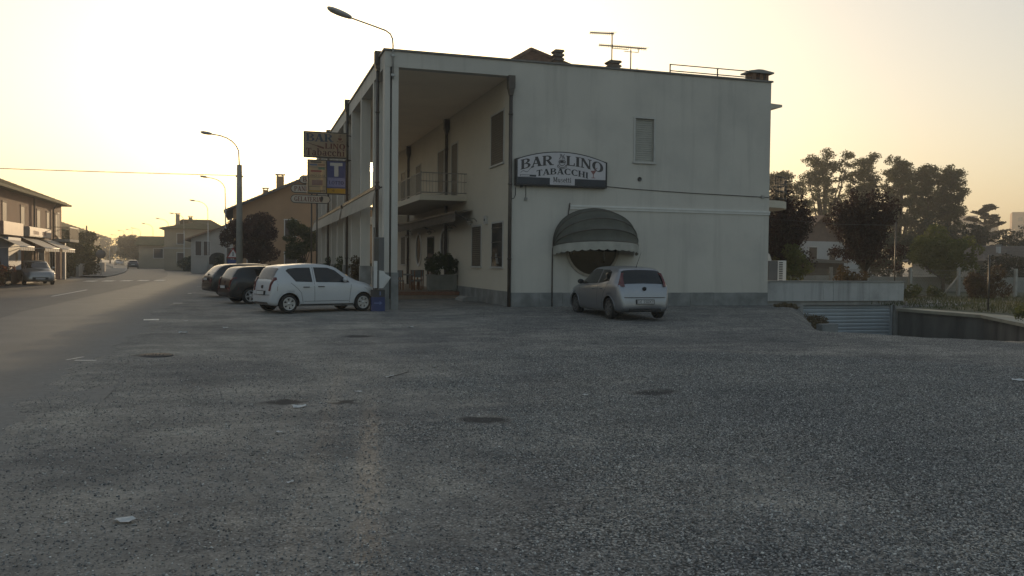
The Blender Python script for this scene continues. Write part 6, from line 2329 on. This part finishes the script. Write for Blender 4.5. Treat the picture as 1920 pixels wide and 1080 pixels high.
tree('garden_bush_tree', 'grey-green tree left of the light green tree', (44.0, 50.5, 0), clumps(30, (0, 0, 2.6), (2.4, 1.8, 1.7), .65, 101), 7000, .09, leaf_mat('grey_leaf', (.04, .048, .03), (.07, .075, .05), 1.2), .11, 1, bark, 101)
# cedar with flat layered boughs
cd = thing('cedar_tree', 'cedar with flat layered boughs on the skyline at the right', 'tree', (99, 95, 0))
mb = MB()
mb.tube([(0, 0, 0), (0, 0, 6), (.2, 0, 10.4)], [.45, .3, .06], 8)
bl = []
g_ = random.Random(3)
for k_ in range(30):
    z = 5.2 + 5.2 * (k_ / 30)
    a = g_.uniform(0, 6.28)
    L_ = (1 - (z - 5.2) / 6.4) * 3.9 * g_.uniform(.75, 1.05)
    e_ = (math.cos(a) * L_, math.sin(a) * L_, z + L_ * .22)
    mb.tube([(0, 0, z - .2), (e_[0] * .6, e_[1] * .6, z + L_ * .08), e_], [.1, .06, .015], 5)
    for u in (.45, .62, .78, .9, 1.0):
        bl.append((e_[0] * u, e_[1] * u, z + (e_[2] - z) * u + .05, .62 * (1.3 - u * .5), .62 * (1.3 - u * .5), .16))
mb.build('trunk', bark, cd)
leaf_part('crown', cd, bl, 7000, .15, DRK, seed=5, shell=.2)
# low house at the right edge
rh = thing('low_garden_house', 'low house with shallow grey roof at the right edge', 'building', (66, 64, 0))
MB().box(62.2, 76, 59.5, 68, -.1, 2.3).build('wall', pale_m, rh, True)
hip_roof(rh, 62.2, 76, 59.5, 68, 2.3, 3.75, .7, mat('grey_brown_tile', (.12, .1, .085), .9, .3, 3, .5, 12), 'x')
opening(rh, 'y', 64.5, 1.0, .9, 2.0, 59.5, -1, green_shut)
small_chimney(rh, 65.6, 61.3, 2.8, 3.6, .28, wp_m)
sh_ = thing('garden_shed', 'low dark shed behind the fence, left of the light green tree', 'shed', (41, 56, 0))
box(38.5, 43, 54, 58, -.1, 1.9).build('wall', mat('shed_wall', (.08, .07, .06), .9, .2, 1), sh_, True)
MB().prism([(38.2, 1.92), (43.3, 1.92), (43.3, 2.05), (38.2, 2.3)], 'y', 53.7, 58.3).build('roof', mat('shed_roof', (.16, .15, .13), .8), sh_, True)
MB().box(39.4, 40.4, 53.97, 54.0, -.05, 1.7).build('door', green_shut, sh_, True)
# apartment blocks on the rise
for (x, y, w, d, h, lbl) in [(360, 312, 26, 20, 28, 'hazy apartment block on the skyline at the right edge'), (286, 283, 22, 18, 20, 'hazy pale block behind the cedar')]:
    t = thing('apartment_block', lbl, 'building', (x, y, 0), R(-45))
    MB().box(-w / 2, w / 2, -d / 2, d / 2, -1, h).build('wall', tan_m, t)
    MB().box(-w / 4, w / 6, -d / 4, d / 4, h, h + 3).build('roof_block', tan_m, t)
    for r_ in range(4):
        for c2 in range(5):
            MB().box(-w / 2 + 2.5 + c2 * w / 5.4, -w / 2 + 4.3 + c2 * w / 5.4, -d / 2 - .06, -d / 2 + .05, h - 4.2 - r_ * 3.6, h - 2.4 - r_ * 3.6).build('window', dglass, t)

# wire fence on concrete posts
fe = thing('wire_fence', 'wire mesh fence on pale concrete posts behind the ramp', 'fence', (36, 38, 0))
FP = [(28.8, 40.2), (30.7, 39.6), (32.62, 39.05), (34.92, 38.35), (37.44, 37.55), (40.42, 36.6), (43.5, 35.6), (46.5, 34.6)]
for x, y in FP:
    MB().prism([(x - .07, y - .07), (x + .07, y - .07), (x + .07, y + .07), (x - .07, y + .07)], 'z', -.1, 1.62).build('post', mat('post_concrete', (.34, .33, .3), .85, .12, 4), fe, True)
MB().tube([(37.4, 37.5, 1.2), (36.2, 37.4, .05)], .05, 6).build('brace', poleconc, fe, True)
wr_m = mat('fence_wire', (.12, .14, .12), .5, metal=.4)
for (xa, ya), (xb, yb) in zip(FP, FP[1:]):
    mb = MB()
    n_ = 30
    for z in (.12, .5, .9, 1.25, 1.5):
        mb.tube([(xa, ya, z), (xb, yb, z)], .006, 3, False)
    for k_ in range(n_):
        t0, t1 = k_ / n_, min(1, (k_ + 6) / n_)
        p0, p1 = (xa + (xb - xa) * t0, ya + (yb - ya) * t0), (xa + (xb - xa) * t1, ya + (yb - ya) * t1)
        mb.tube([(p0[0], p0[1], .12), (p1[0], p1[1], 1.5)], .004, 3, False)
        mb.tube([(p0[0], p0[1], 1.5), (p1[0], p1[1], .12)], .004, 3, False)
    mb.build('mesh_panel', wr_m, fe, True)
box(30, 33.6, 40.4, 40.6, -.1, .35).build('footing', conc_m, fe, True)
fp = thing('rear_fence_wall', 'long low pale wall beyond the wire fence', 'wall', (42, 48, 0))
for k_ in range(9):
    a, b_ = 29 + k_ * 3.6, 29 + (k_ + 1) * 3.6 - .03
    ya, yb = 50.5 - (a - 29) * .31, 50.5 - (b_ - 29) * .31
    MB().prism([(a, ya), (b_, yb), (b_, yb + .2), (a, ya + .2)], 'z', -.1, 1.0 + .02 * (k_ % 3)).build('wall_panel', mat('fence_wall', (.26, .26, .24), .9, .1, 1), fp, True)
for k_, (x, y, h, lbl) in enumerate([(26.6, 25.25, 2.05, 'thin dark steel post on the ramp coping'), (40.6, 34.6, 2.2, 'thin dark steel post beside the right hedge'), (37.9, 36.9, 1.5, 'short dark steel post beside the fence')]):
    t = thing('steel_post', lbl, 'post', (x, y, .05), 0, 'dark steel posts in the garden')
    MB().tube([(0, 0, 0), (0, 0, h)], .032, 7).build('post', iron_m, t)
    MB().sphere((0, 0, h), .036, 6).build('cap', iron_m, t)
wp_ = thing('wire_pole', 'dark slim pole with a cable behind the terrace wall', 'pole', (29.05, 32.9, 0))
MB().tube([(0, 0, 0), (0, 0, 3.75)], .03, 7).build('post', iron_m, wp_)
MB().tube([(0, 0, 3.6), (-4, -.9, 3.52), (-8.3, -1.9, 3.62)], .012, 4).build('cable', iron_m, wp_)

bush('garden_hedge', 'tall dark hedge in front of the low grey-roofed house', (51.5, 46.0, 0), (4.6, 1.2, 1.2), 9500, .085, DRK, 118, cat='hedge', cr=.6, k=34)
HG = leaf_mat('low_hedge_leaf', (.045, .06, .014), (.09, .1, .03), 2)
RD = leaf_mat('red_shrub_leaf', (.05, .025, .015), (.08, .055, .02), 2)
bush('garden_shrub', 'reddish rounded shrub beside the fence', (36.6, 35.0, .03), (1.25, 1.0, .75), 4200, .06, RD, 110, cr=.4, k=18)
bush('garden_shrub', 'orange-leaved shrub behind the terrace wall', (30.0, 37.2, 0), (1.0, .8, .75), 3200, .06, leaf_mat('orange_leaf', (.07, .04, .012), (.11, .07, .02), 2), 111, cr=.4)
bush('garden_shrub', 'dark green shrub behind the terrace wall near the gable', (25.9, 36.5, 0), (1.4, .9, 1.25), 4200, .06, MIX, 112, cr=.45, k=18)
bush('garden_hedge', 'low bright hedge at the right edge of the garden', (38.5, 31.6, .03), (2.0, .7, .45), 4200, .05, HG, 113, cat='hedge', cr=.35, k=20)
bush('garden_hedge', 'low mossy hedge strip beneath the fence', (33.6, 36.9, .03), (2.4, .5, .28), 3600, .05, HG, 114, cat='hedge', cr=.28, k=22)
bush('garden_shrub', 'small dark shrub on the ramp coping at the right edge', (23.2, 20.3, .05), (.55, .5, .24), 1800, .035, MIX, 115, cr=.2)
bush('dry_weeds', 'dry tangled weeds at the foot of the gable corner', (20.9, 29.9, -.2), (.9, .4, .12), 1300, .05, leaf_mat('dry_leaf', (.12, .09, .05), (.18, .14, .08), 3), 116, cat='weeds', cr=.22)
bush('dry_weeds', 'dry brown creeper on the bank beside the garage door', (22.0, 29.3, -.85), (1.0, .5, .18), 1800, .045, leaf_mat('dry_leaf', (.12, .09, .05), (.18, .14, .08), 3), 117, cat='weeds', cr=.26)
# meadow grass beyond the ramp, as one mass
gr = MB()
g_ = random.Random(9)
V, Fc = [], []
for i in range(9000):
    x = g_.uniform(25.6, 50)
    y = g_.uniform(20, 36) + (x - 25.6) * .1
    h = g_.uniform(.06, .2)
    a = g_.uniform(0, 6.28)
    w = .02
    k_ = len(V)
    V += [(x - w * math.cos(a), y - w * math.sin(a), .04), (x + w * math.cos(a), y + w * math.sin(a), .04), (x + g_.uniform(-.06, .06), y + g_.uniform(-.06, .06), .05 + h)]
    Fc.append((k_, k_ + 1, k_ + 2))
gr.add(V, Fc)
tag(gr.build('grass', leaf_mat('grass_blade', (.05, .06, .02), (.09, .09, .035), 1.5)), 'rough grass on the garden terrace beyond the ramp', 'grass', kind='stuff')

# ------------------------------------------------------------------ loose gravel and litter on the lot
def gravel(name, label, pts, m_, smin, smax, seed):
    me = bpy.data.meshes.new(name)
    me.from_pydata(pts, [], [])
    o = bpy.data.objects.new(name, me)
    COL.objects.link(o)
    tag(o, label, 'gravel', kind='stuff')
    ng = bpy.data.node_groups.new(name, 'GeometryNodeTree')
    ng.interface.new_socket('Geometry', in_out='INPUT', socket_type='NodeSocketGeometry')
    ng.interface.new_socket('Geometry', in_out='OUTPUT', socket_type='NodeSocketGeometry')
    n, l = ng.nodes, ng.links
    gi, go = n.new('NodeGroupInput'), n.new('NodeGroupOutput')
    ico = n.new('GeometryNodeMeshIcoSphere')
    ico.inputs['Radius'].default_value = 1
    ico.inputs['Subdivisions'].default_value = 1
    smt = n.new('GeometryNodeSetMaterial')
    smt.inputs['Material'].default_value = m_
    ins = n.new('GeometryNodeInstanceOnPoints')
    m2p = n.new('GeometryNodeMeshToPoints')
    rv = n.new('FunctionNodeRandomValue')
    rv.data_type = 'FLOAT_VECTOR'
    rv.inputs[0].default_value = (-.5, -.5, 0)
    rv.inputs[1].default_value = (.5, .5, 6.28)
    sv = n.new('FunctionNodeRandomValue')
    sv.data_type = 'FLOAT_VECTOR'
    sv.inputs[0].default_value = (smin, smin * .75, smin * .5)
    sv.inputs[1].default_value = (smax, smax * .8, smax * .6)
    sv.inputs['Seed'].default_value = seed
    l.new(gi.outputs[0], m2p.inputs['Mesh'])
    l.new(m2p.outputs[0], ins.inputs['Points'])
    l.new(ico.outputs['Mesh'], smt.inputs['Geometry'])
    l.new(smt.outputs[0], ins.inputs['Instance'])
    l.new(rv.outputs[0], ins.inputs['Rotation'])
    l.new(sv.outputs[0], ins.inputs['Scale'])
    l.new(ins.outputs[0], go.inputs[0])
    md = o.modifiers.new('scatter', 'NODES')
    md.node_group = ng
    return o


def pebble_mat():
    mt = bpy.data.materials.new('pebble')
    mt.use_nodes = True
    n, l = mt.node_tree.nodes, mt.node_tree.links
    b = n['Principled BSDF']
    b.inputs['Roughness'].default_value = .9
    b.inputs['Specular IOR Level'].default_value = .2
    oi = n.new('ShaderNodeObjectInfo')
    rp = n.new('ShaderNodeValToRGB')
    e = rp.color_ramp.elements
    e[0].position, e[0].color = 0, (.075, .077, .078, 1)
    e[1].position, e[1].color = 1, (.6, .59, .56, 1)
    k = e.new(.5)
    k.color = (.21, .212, .21, 1)
    k = e.new(.85)
    k.color = (.37, .36, .335, 1)
    l.new(oi.outputs['Random'], rp.inputs[0])
    l.new(rp.outputs[0], b.inputs['Base Color'])
    return mt


def vnoise(x, y, s):
    """cheap smooth value noise for patchiness"""
    def hsh(i, j):
        v = np.sin(i * 127.1 + j * 311.7 + s * 17.3) * 43758.5453
        return v - np.floor(v)
    i, j = np.floor(x), np.floor(y)
    fx, fy = x - i, y - j
    fx, fy = fx * fx * (3 - 2 * fx), fy * fy * (3 - 2 * fy)
    return (hsh(i, j) * (1 - fx) + hsh(i + 1, j) * fx) * (1 - fy) + (hsh(i, j + 1) * (1 - fx) + hsh(i + 1, j + 1) * fx) * fy


N = 520000
ang = YAW + rng.uniform(-.62, .62, N)
dep = np.sqrt(rng.uniform(3.6 ** 2, 19 ** 2, N))
gx, gy = dep * np.sin(ang), dep * np.cos(ang)
dens = np.clip(.14 + .16 * (gx - .16 * gy + .25) + .75 * (vnoise(gx * .6, gy * .6, 1) - .45) + .35 * (vnoise(gx * 2.3, gy * 2.3, 2) - .5), .16, .95)
dens = np.where(gx < -2.4, dens * .4, dens)
dens *= np.clip(1.25 - (dep - 5) / 16, .25, 1)
for sx_, sy_, sr_ in STAINS:
    dens = np.where(np.hypot(gx - sx_, (gy - sy_) * 1.3) < sr_ * .9, dens * .12, dens)
keep = (rng.random(N) < dens) & (gx > -3.3) & (((gx - 15.9) * .68 + (gy - 20) * .73) < 0)
gx, gy = gx[keep], gy[keep]
pts = [(float(a), float(b_), terrain(float(a), float(b_)) + .004) for a, b_ in zip(gx, gy)]
half = len(pts) * 4 // 5
PM = pebble_mat()
gravel('gravel', 'loose grey gravel strewn over the parking lot', pts[:half], PM, .004, .0108, 3)
gravel('gravel', 'coarser grey stones lying among the gravel of the lot', pts[half:half + 14000], PM, .009, .017, 5)

paper_m = mat('litter_paper', (.5, .5, .49), .8, .1, 20)


def scrap(x, y, s, label, seed):
    g = random.Random(seed)
    t = thing('paper_scrap', label, 'litter', (x, y, terrain(x, y) + .012), g.uniform(0, 6), 'paper litter on the gravel')
    rows = [[(-s + 2 * s * i / 4 + g.uniform(-.2, .2) * s, (-.6 + 1.2 * j / 3) * s + g.uniform(-.15, .15) * s, g.uniform(0, .35) * s) for i in range(5)] for j in range(4)]
    MB().quadgrid(rows, False).build('paper', paper_m, t)


for i, (x, y, s, lbl) in enumerate([(.67, 11.65, .085, 'crumpled white paper, largest scrap, beside the dark hollow in the middle left'), (2.31, 14.35, .07, 'white paper scrap with a twig beside it'), (3.34, 15.46, .06, 'small white scrap below the corner column'), (.37, 7.68, .035, 'small scrap low in the left foreground'), (.35, 10.04, .04, 'thin scrap just below the largest crumpled paper'), (-.86, 6.87, .07, 'grey flattened scrap at the lower left'), (1.6, 12.82, .05, 'white scrap right of the largest crumpled paper'), (5.38, 9.69, .04, 'white scrap alone on the right gravel'), (4.83, 11.78, .05, 'white scrap left of the right dark hollow'), (-1.54, 23.2, .1, 'white scrap near the edge of the road'), (-.52, 24.18, .08, 'white scrap behind the white hatchback'), (4.46, 23.98, .09, 'white scrap in front of the corner column'), (12.39, 11.1, .12, 'white scrap at the right edge of the lot')]):
    scrap(x, y, s, lbl, 200 + i)
tw = thing('twig', 'thin dry twig lying on the gravel', 'twig', (2.55, 14.6, terrain(2.55, 14.6) + .012))
MB().tube([(-.25, -.3, 0), (0, 0, .01), (.2, .35, 0)], .006, 5).build('stick', bark, tw)
mc = thing('drain_cover', 'round iron cover sunk in the lot near the road edge', 'drain cover', (-1.78, 18.65, terrain(-1.78, 18.65) + .002))
MB().lathe([(.001, .012), (.28, .012), (.3, .0), (.36, .002), (.37, -.02)], (0, 0, 0), 'z', 28).build('plate', mat('cast_iron', (.03, .03, .031), .7, .3, 20, .5, 40), mc)
me = box(-.012, .012, -.11, .11, .012, .02).mesh('rib')
me.materials.append(MATS['cast_iron'])
for k_ in range(6):
    q = bpy.data.objects.new('rib', me)
    COL.objects.link(q)
    q.parent = mc
    q.location = (-.17 + k_ * .068, 0, .001)

# ------------------------------------------------------------------ morning haze
hz = MB().box(-420, 520, -8, 560, -4.0, 46.0)
hm = bpy.data.materials.new('haze')
hm.use_nodes = True
hn, hl = hm.node_tree.nodes, hm.node_tree.links
hn.clear()
ho = hn.new('ShaderNodeOutputMaterial')
pv = hn.new('ShaderNodeVolumePrincipled')
pv.inputs['Color'].default_value = (.95, .93, .88, 1)
pv.inputs['Density'].default_value = .0011
pv.inputs['Anisotropy'].default_value = .3
hl.new(pv.outputs[0], ho.inputs['Volume'])
tag(hz.build('haze', hm), 'thin golden morning haze over the whole street', 'haze', kind='stuff')
